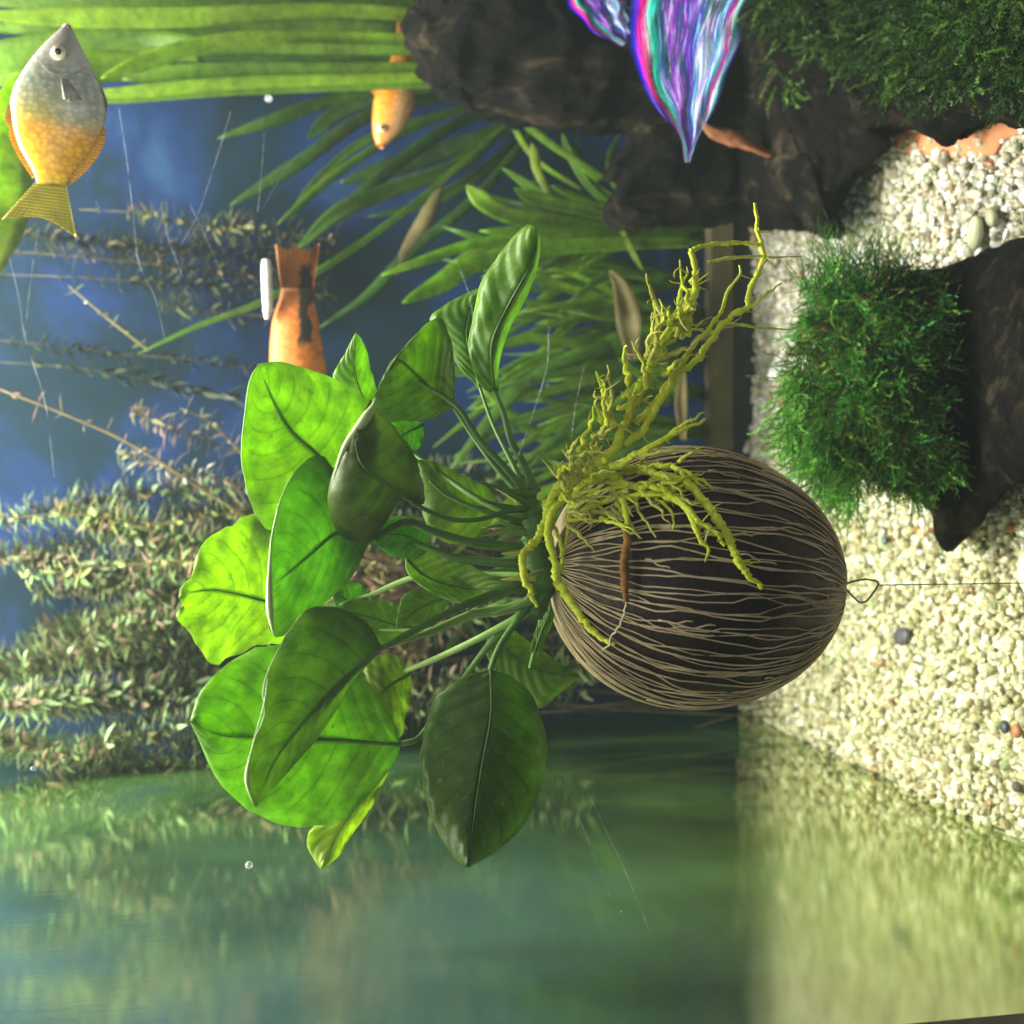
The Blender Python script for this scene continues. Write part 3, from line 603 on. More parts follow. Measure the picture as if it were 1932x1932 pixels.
stalk([(712, 1224, 36), (804, 1195, 36.6), (890, 1160, 37), (953, 1150, 37.2), (1010, 1130, 37.4)], [.06, .1, .14, .17, .2], 'pale_stem')
stalk([(765, 1266, 39.8), (837, 1236, 38.6), (920, 1196, 37.8), (1005, 1150, 37.4)], [.09, .11, .12, .16], 'pale_stem')
stalk([(756, 1404, 38.6), (785, 1396, 38.8), (806, 1372, 39), (860, 1300, 38.8), (925, 1215, 38), (1000, 1140, 37.4)], [.1, .1, .1, .12, .14, .16])
stalk([(690, 1185, 40.8), (760, 1188, 40.5), (850, 1180, 39.2), (960, 1130, 37.8)], [.06, .07, .08, .12], 'pale_stem')
stalk([(925, 1264, 36.8), (940, 1225, 37), (965, 1185, 37.2), (1008, 1130, 37.3)], [.1, .11, .12, .16])
stalk([(700, 795, 41), (800, 870, 39.8), (900, 940, 38.4), (1000, 985, 37.5)], [.06, .08, .1, .14])
stalk([(905, 730, 40), (930, 800, 39), (970, 880, 38), (1008, 960, 37.4)], [.06, .08, .1, .14])
stalk([(1030, 1120, 38), (1015, 1200, 38.6), (1000, 1260, 39)], [.1, .09, .07], 'pale_stem')
stalk([(880, 1150, 37), (930, 1120, 36.9), (1000, 1085, 37)], [.05, .18, .2])
# rhizome: lumpy, ringed creeping stem the stalks and roots spring from
Vt, Ft = tube([atp(985, 925, 37.3), atp(1008, 985, 37.2), atp(1015, 1045, 37.2), atp(1020, 1100, 37.3), atp(1010, 1165, 37.5)], [.3, .42, .5, .45, .22], 14, 60, rn=.10)
mesh('rhizome', Vt, Ft, M['stem'], pl)
# sheaths at the crown
for k in range(22):
    y = R.uniform(930, 1170); q = atp(1008 + R.uniform(-10, 10), y, 37.1 + R.uniform(-.3, .4)); e = atp(1008 - R.uniform(40, 110), y + (y - 1050) * R.uniform(.1, .5) + R.uniform(-15, 15), 37 + R.uniform(-.8, .8))
    mesh('sheath', *tube([q, (q + e) / 2 + Vector((R.gauss(0, .08), 0, 0)), e], [.16, .1, .015], 5, 8), M[R.choice(('stem', 'stem', 'pale_stem', 'root_fine'))], pl)
# ------------------------------------------------------------------ roots
def rootpt(x, y, d=None, lift=.16):
    h = hit(pod_b, x, y, lift)
    if h is None or (d is not None and atp(x, y, d).y < h.y): return atp(x, y, d if d is not None else 36.2)
    return h
def root(P, r, mat='root', n=None, jit=3.0, hairs=0, sides=7, lift=.16, rn=.14):
    """P: (x, y[, Y]) in the picture; lies on the pod where it crosses it"""
    Q = spline([(p[0], p[1], p[2] if len(p) > 2 else 36, 0) for p in P], max(8, len(P) * 3))
    Q[1:-1, :2] += NR.normal(0, jit, (len(Q) - 2, 2))
    pts = [rootpt(q[0], q[1], q[2] if len(P[0]) > 2 else None, lift) for q in Q]
    o = mesh('root', *tube(pts, [q_ * .92 for q_ in r], sides, len(pts) * 4, rn=rn), M[mat], pl)
    if hairs:
        mb = MB()
        for k in range(hairs):
            i = R.randrange(1, len(pts) - 1); dv = Vector((R.gauss(0, 1), -abs(R.gauss(0, .6)), R.gauss(0, .8) - .3)).normalized(); l = R.uniform(.12, .6)
            mid = pts[i] + dv * l * .5 + Vector((R.gauss(0, .05), 0, R.gauss(0, .05))); mb.add(tube([pts[i], mid, mid + (dv + Vector((0, 0, -.3))) * l * .5], [.028, .022, .008], 4, 6))
        mesh('root_hair', mb.V, mb.F, M['root_fine'], o, kind='stuff')
    return o
B = .125
# main bundle rising out to the side (top right in the picture)
root([(1030, 955, 36.6), (1060, 915, 36), (1110, 885, 35.6), (1160, 845, 35.3), (1190, 770, 35.2), (1220, 700, 35), (1255, 640, 34.8), (1290, 592, 34.6), (1312, 530, 34.5), (1303, 474, 34.5)], [.19, .17, .15, .14, .12, .11, .12, .1], hairs=24)
root([(1303, 474, 34.5), (1325, 464, 34.5), (1380, 458, 34.4), (1434, 462, 34.3)], [.09, .07, .07, .06], jit=1)
root([(1424, 383, 34.2), (1428, 420, 34.2), (1432, 445, 34.3), (1441, 474, 34.3), (1430, 520, 34.3), (1413, 559, 34.4), (1411, 583, 34.4), (1386, 591, 34.5), (1356, 620, 34.7), (1330, 660, 34.9), (1270, 720, 35.1), (1200, 800, 35.4)], [.05, .07, .09, .09, .11, .11, .11, .12, .13], hairs=14, jit=2)
root([(1512, 484, 34.2), (1430, 484, 34.3), (1380, 487, 34.4), (1336, 494, 34.5)], [.02, .05, .06, .04], 'root_fine', jit=1)
root([(1474, 535, 34.2), (1445, 555, 34.2), (1424, 576, 34.3), (1408, 585, 34.4)], [.035, .05, .07], jit=1)
root([(1525, 622, 34.4), (1450, 620, 34.5), (1380, 612, 34.7), (1320, 640, 34.9)], [.02, .05, .05, .06], 'root_fine', jit=1)
root([(1180, 840, 35.4), (1230, 790, 35.2), (1265, 720, 35), (1300, 660, 34.8), (1345, 612, 34.7), (1375, 560, 34.6), (1395, 500, 34.5)], [.14, .12, .11, .1, .08, .06, .03], hairs=10)
root([(1160, 850, 35.5), (1200, 760, 35.2), (1240, 680, 34.9), (1265, 610, 34.7), (1290, 560, 34.6)], [.12, .11, .1, .08, .03], hairs=10)
for k in range(44):     # the mass of side roots in the bundle
    t = R.random(); x0 = 1060 + 245 * t + R.gauss(0, 13); y0 = 905 - 320 * t + R.gauss(0, 18); l = R.uniform(30, 120); a = R.uniform(-2.2, -.1)
    x1 = x0 + l * .6 * math.cos(a); y1 = y0 + l * math.sin(a)
    root([(x0, y0, 35.6 - t + R.uniform(-.5, .6)), ((x0 + x1) / 2 + R.gauss(0, 6), (y0 + y1) / 2, 35.4 - t + R.uniform(-.5, .5)), (x1, y1, 35.2 - t + R.uniform(-.6, .6))], [.1, .07, .02], R.choice(('root', 'root', 'root_fine')), hairs=3, sides=5)
root([(1150, 880, 35.4), (1200, 858, 34.9), (1240, 835, 34.5), (1290, 812, 34.4), (1330, 790, 34.3)], [.13, .12, .1, .08, .05], hairs=6)
root([(1250, 830, 34.6), (1290, 800, 34.4), (1310, 790, 34.3), (1328, 778, 34.3)], [.07, .06, .05, .03], jit=1)
root([(1190, 865, 35), (1250, 852, 34.4), (1300, 848, 34.2), (1350, 862, 34.2)], [.06, .06, .05, .02], 'root_fine', jit=1)
# roots drooping in front of the crown
root([(1062, 915, 36), (1040, 945, 36), (1026, 985, 35.9), (1016, 1015, 35.8), (992, 1040, 35.8), (987, 1060, 35.8), (994, 1095, 35.8), (1002, 1120, 35.8), (1014, 1145, 35.8)], [.12, .15, .14, .13, .14, .13, .12, .10, .05], hairs=4, jit=1.5)
root([(1090, 895, 35.8), (1058, 945, 35.8), (1038, 985, 35.6), (1037, 1020, 35.5), (1046, 1055, 35.5), (1050, 1095, 35.2)], [.1, .14, .14, .14, .14, .13], hairs=4, jit=1.5)
root([(1050, 1095), (1070, 1125), (1087, 1150), (1103, 1172), (1125, 1195), (1160, 1216)], [.14, .14, .13, .12, .12, .05], jit=1.5, lift=.2)
root([(1040, 985, 35.8), (1056, 1020, 35.7), (1062, 1050, 35.6), (1056, 1085, 35.6)], [.08, .07, .07, .04], jit=1)
root([(1095, 905, 35.7), (1075, 960, 35.6), (1072, 1005, 35.5), (1066, 1030, 35.5)], [.09, .09, .07, .03], jit=1)
# brown tipped root and its pale thread
root([(1140, 865, 35.2), (1161, 884), (1174, 920), (1182, 970), (1180, 1003)], [.12, .12, .11, .11, .1], jit=1.5, lift=.28)
root([(1180, 1000), (1184, 1020), (1177, 1052), (1180, 1100), (1182, 1135)], [.11, .13, .15, .12, .09], 'root_brown', jit=1, lift=.28)
root([(1181, 1130), (1180, 1150), (1168, 1181), (1153, 1201), (1150, 1215), (1135, 1228)], [.03, .03, .03, .03, .02], 'root_pale', jit=1, lift=.3)
# roots lying over the pod
root([(1079, 970), (1105, 962), (1135, 947), (1175, 938), (1218, 932), (1255, 938), (1278, 945)], [.1, .1, .11, .11, .1], hairs=6, jit=1.5)
root([(1120, 905, 35.6), (1180, 890), (1240, 895), (1278, 905), (1298, 912), (1320, 935), (1346, 974), (1373, 1012), (1390, 1052), (1413, 1086), (1437, 1112)], [.12, .13, .13, .14, .14, .15, .15, .13, .11, .07], hairs=10, jit=2, lift=.22)
root([(1240, 915), (1278, 944), (1300, 965), (1313, 1000), (1324, 1020), (1336, 1035), (1330, 1060)], [.1, .11, .11, .1, .08, .02], hairs=4, jit=1.5, lift=.3)
root([(1255, 930), (1290, 950), (1320, 985), (1350, 1000), (1368, 1030)], [.09, .1, .1, .09, .05], hairs=3, jit=1.5, lift=.34)
root([(1110, 900, 35.6), (1150, 910), (1200, 915), (1250, 925)], [.1, .12, .12, .08], hairs=8, jit=2, lift=.3)
root([(1130, 880, 35.4), (1200, 885), (1260, 880), (1300, 895), (1330, 920)], [.1, .11, .1, .08, .03], hairs=10, jit=2, lift=.25)
for P_ in ([(1200, 935), (1205, 965), (1220, 985), (1238, 1015)], [(1230, 935), (1262, 960), (1272, 985), (1268, 1000)], [(1330, 1000), (1360, 1012), (1400, 1008), (1420, 1012)], [(1390, 1050), (1410, 1060), (1435, 1060)], [(1290, 905), (1320, 905), (1345, 925)], [(1110, 965), (1118, 985), (1110, 1000)], [(1095, 900), (1085, 880), (1092, 860)], [(1080, 910), (1060, 890), (1050, 875)]):
    root(P_, [.07, .055, .02], R.choice(('root', 'root_fine')), jit=1, sides=5)
for k in range(40):     # tangle where the bundle crosses the pod's shoulder
    x0 = R.uniform(1050, 1290); y0 = 955 - (x0 - 1050) * .18 + R.gauss(0, 22); a = R.uniform(-.9, 1.1); l = R.uniform(25, 85)
    x1, y1 = x0 + l * math.cos(a), y0 + l * math.sin(a)
    root([(x0, y0, 35.4), ((x0 + x1) / 2, (y0 + y1) / 2 + R.gauss(0, 5), 35.2), (x1, y1, 35)], [.085, .06, .015], R.choice(('root', 'root_fine')), sides=5, jit=1.5, lift=R.uniform(.1, .5))
for k in range(16):
    x0 = R.uniform(1060, 1150); y0 = 925 - (x0 - 1060) * .5; l = R.uniform(30, 75); a = R.uniform(-2.4, -1.2)
    root([(x0, y0, 35.6), (x0 + l * .5 * math.cos(a), y0 + l * .5 * math.sin(a), 35.4), (x0 + l * math.cos(a), y0 + l * math.sin(a), 35.5)], [.07, .05, .015], 'root_fine', sides=5, jit=1)
# ------------------------------------------------------------------ strap-leaved plants behind
def strap(P, w, parent, color=(1, 1, 1), nu=None, fold=.25, name='leaf', twist=None, seg=26, tipround=.22, taper=.35):
    """ribbon leaf through picture points (x, y, Y), base to tip; w = full width in cm"""
    Q = spline([tuple(at(*p)) + (0,) for p in P], seg)[:, :3]; V, UV = [], []; sd = R.uniform(0, 50)
    for i in range(seg):
        u = i / (seg - 1); t = Vector(Q[min(i + 1, seg - 1)] - Q[max(i - 1, 0)]).normalized()
        vw = (Vector(Q[i]) - CAM).normalized(); tw = (twist or 0) * (u - .5) + .35 * noise.noise(Vector((u * 2.2, sd, 0)))
        nrm = Vector((vw.x, vw.y, vw.z)); nrm = (Matrix.Rotation(tw, 3, t) @ nrm); s = t.cross(nrm).normalized(); nn = s.cross(t)
        ww = w * .5 * (1 - taper * (1 - u) ** 2) * (max(0, (1 - u) / tipround) ** .62 if u > 1 - tipround else 1) + .01
        for v in (-1, -.5, 0, .5, 1):
            V.append(Vector(Q[i]) + s * ww * v + nn * fold * ww * (abs(v) - .4) * (1 if sd > 25 else -1)); UV.append((u, v * .5 + .5))
    Fc = [(i * 5 + j, i * 5 + j + 1, (i + 1) * 5 + j + 1, (i + 1) * 5 + j) for i in range(seg - 1) for j in range(4)]
    o = mesh(name, V, Fc, M['strap'], parent, uv=UV, solid=.04); o.color = (*color, 1); return o
# tall ribbon grass at the top left
val = thing('ribbon_grass', 'tall ribbon leaved plant with long bright leaves rising behind the driftwood stump', 'water plant', (16, 68, 0))
bl, md, dk = (1.6, 1.4, .8), (1.1, 1.1, .9), (.5, .65, .8)
for P_, w_, c_ in (
    ([(900, 40, 67), (640, 20, 67), (330, 33, 66), (0, 30, 65), (-120, 28, 65)], 1.15, bl),
    ([(900, 66, 69), (640, 50, 69), (380, 62, 69), (120, 55, 68), (-100, 50, 68)], 1.3, md),
    ([(900, 78, 66), (640, 72, 66), (480, 72, 65), (380, 85, 64.5), (290, 110, 64), (190, 148, 63.5)], .95, bl),
    ([(900, 95, 70), (640, 98, 70), (400, 95, 70), (200, 70, 70), (0, 90, 69)], 1.4, dk),
    ([(880, 143, 65), (640, 150, 65), (430, 158, 65), (212, 176, 65), (60, 175, 65), (-60, 170, 65)], .75, bl),
    ([(880, 158, 65.6), (640, 165, 65.6), (430, 172, 65.6), (212, 186, 65.6), (-60, 190, 65.6)], .55, md),
    ([(900, 120, 71), (640, 128, 71), (400, 130, 71), (150, 110, 71), (-60, 95, 71)], 1.2, dk),
    ([(380, 95, 66), (250, 80, 67), (100, 95, 67), (-80, 130, 67)], 2.0, md),
    ([(330, 128, 67), (200, 125, 66), (80, 150, 65), (-70, 150, 65)], 2.0, bl),
    ([(130, 130, 62), (50, 180, 60), (15, 250, 58), (10, 330, 57), (-5, 430, 56), (-30, 540, 56)], 2.5, (1.6, 1.35, .8)),
    ([(80, 150, 61), (20, 190, 60), (-5, 280, 60), (-40, 380, 60)], 1.5, bl),
    ([(900, 128, 65.4), (640, 131, 65.4), (400, 134, 65.4), (230, 150, 65.4)], .95, md),
    ([(900, 96, 65.6), (640, 92, 65.6), (450, 92, 65.6), (330, 100, 65.6)], .8, md),
    ([(900, 10, 70), (640, -4, 70), (300, 5, 70), (-100, 0, 70)], 1.1, md),
    ([(900, -20, 68), (500, -30, 68), (-100, -25, 68)], 1.1, bl)):
    strap(P_, w_, val, c_, seg=34, fold=.18)
# long arching leaves in the middle distance
arch = thing('arching_grass', 'long narrow dark green leaves arching out from behind the stump over blue water', 'water plant', (12, 71, 0))
mg, dg = (.62, .75, .9), (.42, .55, .9)
for P_, w_, c_ in (
    ([(1000, 150, 71), (850, 150, 70), (640, 185, 69), (520, 225, 68), (410, 262, 68)], .8, mg),
    ([(1010, 180, 71), (850, 180, 70), (700, 215, 69), (560, 310, 68), (433, 388, 68)], .85, dg),
    ([(1010, 190, 70), (900, 200, 70), (760, 250, 69), (639, 325, 68), (522, 424, 67)], .5, (.9, .95, .8)),
    ([(1010, 195, 72), (880, 225, 71), (760, 300, 70), (680, 370, 69), (600, 440, 69)], .9, dg),
    ([(1010, 210, 70), (953, 231, 70), (870, 308, 69), (738, 358, 68), (639, 400, 67), (560, 470, 67)], 1.0, mg),
    ([(1010, 215, 69), (953, 235, 69), (804, 367, 68), (639, 488, 67), (490, 572, 66), (380, 612, 66), (260, 668, 66)], .42, (.85, .95, .8)),
    ([(1000, 225, 71), (880, 270, 71), (760, 310, 71), (640, 345, 71)], 1.2, dg),
    ([(1010, 240, 71), (900, 330, 70), (800, 385, 70), (690, 410, 70)], .8, dg),
    ([(1000, 200, 71), (860, 210, 71), (700, 260, 71), (610, 330, 71), (545, 410, 71)], .6, mg),
    ([(1030, 220, 70), (900, 370, 69), (780, 470, 69), (690, 560, 69), (600, 620, 69)], .7, dg),
    ([(990, 170, 72), (800, 165, 72), (660, 200, 72), (580, 260, 72)], 1.0, dg)):
    strap(P_, w_, arch, c_, seg=30)
# bush of strap leaves behind the pod's plant
by = (1.4, 1.4, .8); gr = (1.0, 1.15, .9)
b1 = thing('strap_bush', 'bushy mid green strap leaved plant between the stump and the folded narrow leaf', 'water plant', (6, 66, 0), 'strap leaved plants behind the pod')
for P_, w_, c_ in (
    ([(1300, 430, 64), (1170, 432, 64), (1040, 418, 63), (960, 405, 62.5), (910, 378, 62), (880, 350, 62)], 1.05, by),
    ([(1300, 440, 64), (1150, 445, 63), (1000, 440, 62), (904, 436, 61.5)], 1.0, by),
    ([(1300, 450, 64), (1100, 450, 63), (920, 455, 62), (804, 490, 61), (718, 520, 61)], .6, by),
    ([(1300, 455, 63), (1080, 465, 62), (914, 492, 61), (837, 532, 60.5), (758, 572, 60)], 1.05, by),
    ([(1140, 336, 64), (1052, 280, 64), (963, 214, 64)], .5, (1.1, 1.15, .9)),
    ([(1130, 342, 64.4), (1040, 270, 64.4), (985, 215, 64.4)], .35, by),
    ([(1100, 360, 64), (1010, 300, 64), (960, 225, 64)], .3, by),
    ([(1036, 366, 63), (1013, 320, 63), (1008, 286, 63), (1002, 270, 63)], .55, (1.6, 1.2, .6)),
    ([(1170, 425, 63), (1190, 470, 62), (1214, 512, 62)], .3, (1.1, .95, .5)),
    ([(1200, 420, 64), (1100, 395, 63), (1010, 375, 62.6), (970, 355, 62.4)], .8, gr),
    ([(1200, 420, 65), (1120, 360, 65), (1080, 300, 65), (1060, 250, 65)], .5, gr),
    ([(1200, 400, 65), (1160, 350, 65), (1150, 300, 65), (1170, 250, 65)], .4, gr),
    ([(1200, 400, 65), (1100, 330, 65), (1090, 260, 65)], .45, gr),
    ([(1200, 410, 64.5), (1100, 375, 64), (1040, 350, 63.6)], .45, by),
    ([(1230, 420, 64.5), (1190, 380, 64), (1196, 350, 63.6), (1160, 330, 63)], .5, gr)):
    strap(P_, w_, b1, c_)
for k in range(22):
    y0 = R.uniform(410, 450); l = R.uniform(120, 330); a = R.uniform(-.5, .55)
    strap([(1330, y0 + 10, 67), (1230, y0, 66), (1230 - l * .6, y0 + l * .45 * a, 65), (1230 - l, y0 + l * a, 64.5)], R.uniform(.3, .6), b1, R.choice((gr, by, dg)))
places = [(530, -.05), (600, .0), (670, .05), (740, .1), (810, .15), (880, .1), (960, .1), (1040, .15)]
lb = ['strap leaved plant nearest the stump in the row behind the roots', 'light strap leaved plant behind the tip of the root bundle', 'dense strap leaved plant behind the middle of the root bundle', 'strap leaved plant behind the thick part of the roots',
      'strap leaved plant seen between root bundle and pod shoulder', 'shaded strap leaved plant behind the leaf stalks', 'strap leaved plant hidden behind the plant crown', 'strap leaved plant behind the pod at the end of the row']
for k, (yy, an) in enumerate(places):
    b = at(1372, yy, 72.6); t_ = thing('strap_plant', lb[k], 'water plant', b, 'strap leaved plants behind the pod')
    for q in range(24):
        l = R.uniform(180, 540) * (1 if yy < 900 else .6); a = R.gauss(an, .22); Y0 = R.uniform(65, 70)
        strap([(1372, yy + R.uniform(-12, 12), 72.6), (1300, yy + R.uniform(-8, 8), 71), (1330 - l * .35, yy + l * .25 * a, Y0), (1350 - l * .7, yy + l * .6 * a, Y0 - .5), (1350 - l, yy + l * (a + R.gauss(.05, .1)), Y0 - 1)], R.uniform(.35, .8), t_, R.choice(((.8, .9, .8), (1.05, 1.1, .7), (.6, .75, .8), (1.3, 1.3, .7))), seg=16)
# old beige leaves
for P_, w_, lab in (([(745, 515, 69), (790, 440, 69), (815, 390, 69), (835, 345, 69)], 1.5, 'faded beige leaf standing behind the long arching leaves'),
               ([(1195, 680, 63.5), (1185, 600, 63.5), (1170, 540, 63.5), (1150, 510, 63.5)], 1.9, 'blurred yellowish brown leaf above the root bundle'),
               ([(1290, 830, 64), (1285, 760, 64), (1290, 690, 64)], 1.0, 'tan dead leaf tucked behind the root bundle')):
    Q = at(*P_[0]); o = strap(P_, w_, None, (2.6, .85, 2.2), name='dead_leaf', tipround=.6, taper=.7, fold=.5); o['label'] = lab; o['category'] = 'leaf'
    o.data.materials[0] = M['deadleaf']
# low tray edge at the foot of the plants
V, Fc = [], []
tr = thing('planter_tray', 'low beige tray edge with a dark lower band at the back of the gravel', 'tray', (10, 71, 0))
p0, p1 = at(1360, 420, 70.2), at(1360, 850, 70.2)
V, Fc = box(p1.x, p0.x + 6, 70.2, 71.4, 1.8, 3.3); mesh('tray_rim', V, Fc, M['beige'], tr, smooth=False)
V, Fc = box(p1.x - 4, p0.x + 6, 70.6, 71.2, -.5, 1.9); mesh('tray_lower_band', V, Fc, M['darkedge'], tr, smooth=False)  # dark band below the rim
# ------------------------------------------------------------------ stem plants with small leaves
def stemplant_mesh(P, leafL, leafW, dens, cols, curl=.6, per=3, r=.07, bare=0):
    """P: 3-D points base to tip in cm -> stem and foliage data"""
    Q = spline([tuple(p) + (0,) for p in P], 40)[:, :3]; ln = np.linalg.norm(np.diff(Q, axis=0), axis=1).sum(); n = int(ln * dens)
    V, Fc, C = [], [], []
    for i in range(int(n * bare), n):
        u = (i + .5) / n * 39; k = min(38, int(u)); p = Vector(Q[k] + (Q[k + 1] - Q[k]) * (u - k)); t = Vector(Q[k + 1] - Q[k]).normalized()
        a0 = i * 1.1 + R.uniform(-.4, .4)
        for j in range(per):
            if R.random() < .12: continue
            a = a0 + 2 * math.pi * j / per; s = t.orthogonal().normalized(); s = Matrix.Rotation(a, 3, t) @ s
            d = (s + t * R.uniform(-.1, .8)).normalized(); L_ = leafL * R.uniform(.55, 1.15) * (1 if i / n < .9 else .7); W_ = leafW * R.uniform(.7, 1.2)
            b = len(V); side = d.cross(t); side = side.normalized() if side.length > 1e-3 else s.orthogonal(); col = np.array(R.choice(cols)) * R.uniform(.7, 1.2); dr = -t * curl * R.uniform(.2, 1.2)
            for f, wf in ((0, .15), (.3, .9), (.65, .8), (1, .05)):
                c = p + d * L_ * f + dr * L_ * f * f * .8; V += [c - side * W_ * wf * .5, c + side * W_ * wf * .5]; C += [col, col]
            Fc += [(b, b + 1, b + 3, b + 2), (b + 2, b + 3, b + 5, b + 4), (b + 4, b + 5, b + 7, b + 6)]
    return tube(P, [r, r * .8, r * .45], 5, 24), (V, Fc, np.array(C))
M['weedstem'] = noisy('weed stem', [(0.3, (0.05, 0.04, 0.015)), (0.7, (0.13, 0.10, 0.035))], 60, .6, .3)
M['weedstem_dark'] = noisy('dark weed stem', [(0.3, (0.012, 0.02, 0.008)), (0.7, (0.04, 0.05, 0.02))], 60, .6, .3)
def stemplant(P, label, group, cols, leafL=1.1, leafW=.26, dens=2.4, curl=.6, per=3, r=.07, smat='weedstem'):
    P = [at(*p) for p in P]; t_ = thing('stem_plant', label, 'water plant', P[0], group)
    st_, (V, Fc, C) = stemplant_mesh(P, leafL, leafW, dens, cols, curl, per, r)
    mesh('stem', *st_, M[smat], t_)
    mesh('foliage', V, Fc, M['weed'], t_, colr=C, kind='stuff')
    return t_
olive = [(0.20, 0.29, 0.10), (0.26, 0.38, 0.15), (0.17, 0.21, 0.08), (0.23, 0.20, 0.10), (0.38, 0.54, 0.26), (0.11, 0.13, 0.05), (0.34, 0.25, 0.17)]
darkw = [(0.02, 0.035, 0.015), (0.035, 0.05, 0.02), (0.05, 0.06, 0.03)]
# prototypes of the dense bush, copied
protos = []
for k in range(6):
    P_ = [Vector((0, 0, 0)), Vector((R.uniform(-1, 1), R.uniform(-1, 1), 12)), Vector((R.uniform(-2.5, 2.5), R.uniform(-1.5, 1.5), 26)), Vector((R.uniform(-4, 4), R.uniform(-2, 2), 38))]
    st_, (V, Fc, C) = stemplant_mesh(P_, 1.5, .36, 5.2, olive, .5, 4, .05, bare=.30 + .05 * k)
    t_ = bpy.data.objects.new('stem_plant', None); COL.objects.link(t_); t_.empty_display_size = .01
    mesh('stem', *st_, M['weedstem'], t_); mesh('foliage', V, Fc, M['weed'], t_, colr=C, kind='stuff'); protos.append(t_)
used = [False] * 6; G = 'bushy brown green stem plants behind the leaves'
def words(x, y):
    h = 'against the side glass' if x < -11 else 'close to the side glass' if x < -7.5 else 'in the middle of the bush' if x < -3 else 'at the open edge of the bush'
    return h
seen = {}
spots = []
for i in range(44):
    x = WX + .9 + (i % 11) * 1.32 + R.uniform(-.62, .62); y = 66.2 + (i // 11) * 1.9 + R.uniform(-.5, .5)
    spots.append((x, y))
order = sorted(spots, key=lambda s: (round((s[1] - 60) / 3.1), s[0]))
rows = ['front row', 'second row', 'third row', 'back row']; ordn = ['first', 'second', 'third', 'fourth', 'fifth', 'sixth', 'seventh', 'eighth', 'ninth', 'tenth', 'eleventh']
for i, (x, y) in enumerate(spots):
    k = i % 6
    if not used[k]: t_ = protos[k]; used[k] = True
    else:
        t_ = protos[k].copy(); COL.objects.link(t_)
        for ch in protos[k].children: c_ = ch.copy(); COL.objects.link(c_); c_.parent = t_
    t_.location = Vector((x, y, 0)) * S; t_.rotation_euler = (0, R.uniform(-.20, .20), R.uniform(0, 6.28)); s_ = R.uniform(.85, 1.35) * (1.0 if x < -2 else .85); t_.scale = (1, 1, s_)
    t_['label'] = 'leafy stem plant, ' + ordn[i % 11] + ' from the side glass in the ' + rows[i // 11] + ' of the bush'; t_['category'] = 'water plant'; t_['group'] = G
# a few named stems further along
stemplant([(560, 770, 70), (400, 742, 70), (250, 710, 70), (100, 690, 70), (-60, 680, 70)], 'dark stem with curled blackish leaves running straight over the blue background', None, darkw, 1.0, .3, 1.5, 1.6, 4, .10, 'weedstem_dark')
stemplant([(620, 540, 71), (480, 520, 71), (300, 500, 70), (100, 480, 70), (-50, 470, 70)], 'dull brown weed stem with small dark leaves behind the fish with the black patch', None, [(0.05, 0.06, 0.03), (0.10, 0.10, 0.04), (0.12, 0.08, 0.05)], .9, .28, 2.8, .8, 4, .08)
stemplant([(640, 455, 71), (500, 435, 71), (380, 425, 70), (250, 400, 70), (150, 395, 70)], 'faint olive weed stem ending near the tail of the grey and orange fish', None, [(0.12, 0.14, 0.05), (0.16, 0.13, 0.07), (0.20, 0.22, 0.08)], 1.3, .35, 3.0, .5, 4, .06)
stemplant([(600, 500, 72), (420, 480, 72), (200, 455, 72), (-20, 440, 72)], 'murky green weed stem behind the other weeds by the yellow leaf', None, [(0.08, 0.10, 0.04), (0.10, 0.09, 0.04)], 1.2, .35, 3.0, .5, 4, .06)
stemplant([(520, 1010, 64), (400, 935, 64), (250, 840, 64), (130, 785, 64), (0, 735, 64)], 'reddish brown stem with pale pink leaves slanting across the blue background', None, [(0.35, 0.20, 0.14), (0.30, 0.24, 0.12), (0.60, 0.50, 0.50), (0.22, 0.16, 0.09)], 1.3, .22, 1.0, .5, 2, .13)
stemplant([(480, 880, 66), (400, 800, 66), (340, 770, 66)], 'small reddish weed sprig behind the top broad leaf', None, [(0.35, 0.26, 0.16), (0.30, 0.30, 0.12)], 1.5, .28, 2.0, .5, 3, .08)
stemplant([(280, 660, 67), (215, 610, 67), (160, 565, 67), (130, 540, 67)], 'short green sprig with bright white tips over the blue background', None, [(0.25, 0.34, 0.10), (0.65, 0.70, 0.55)], .8, .25, 1.2, .5, 2, .10)
stemplant([(470, 960, 62), (300, 990, 62), (150, 970, 62), (40, 975, 62), (-60, 985, 62)], 'green leafy stem along the upper edge of the bush', None, [(0.30, 0.48, 0.16), (0.36, 0.44, 0.14), (0.30, 0.24, 0.10)], 1.3, .30, 1.8, .4, 3, .08)
stemplant([(500, 1040, 61), (330, 1060, 61), (180, 1070, 61), (40, 1090, 61)], 'light green leafy stem in front of the bush', None, [(0.30, 0.48, 0.16), (0.42, 0.50, 0.18), (0.38, 0.24, 0.18)], 1.3, .30, 1.8, .4, 3, .08)
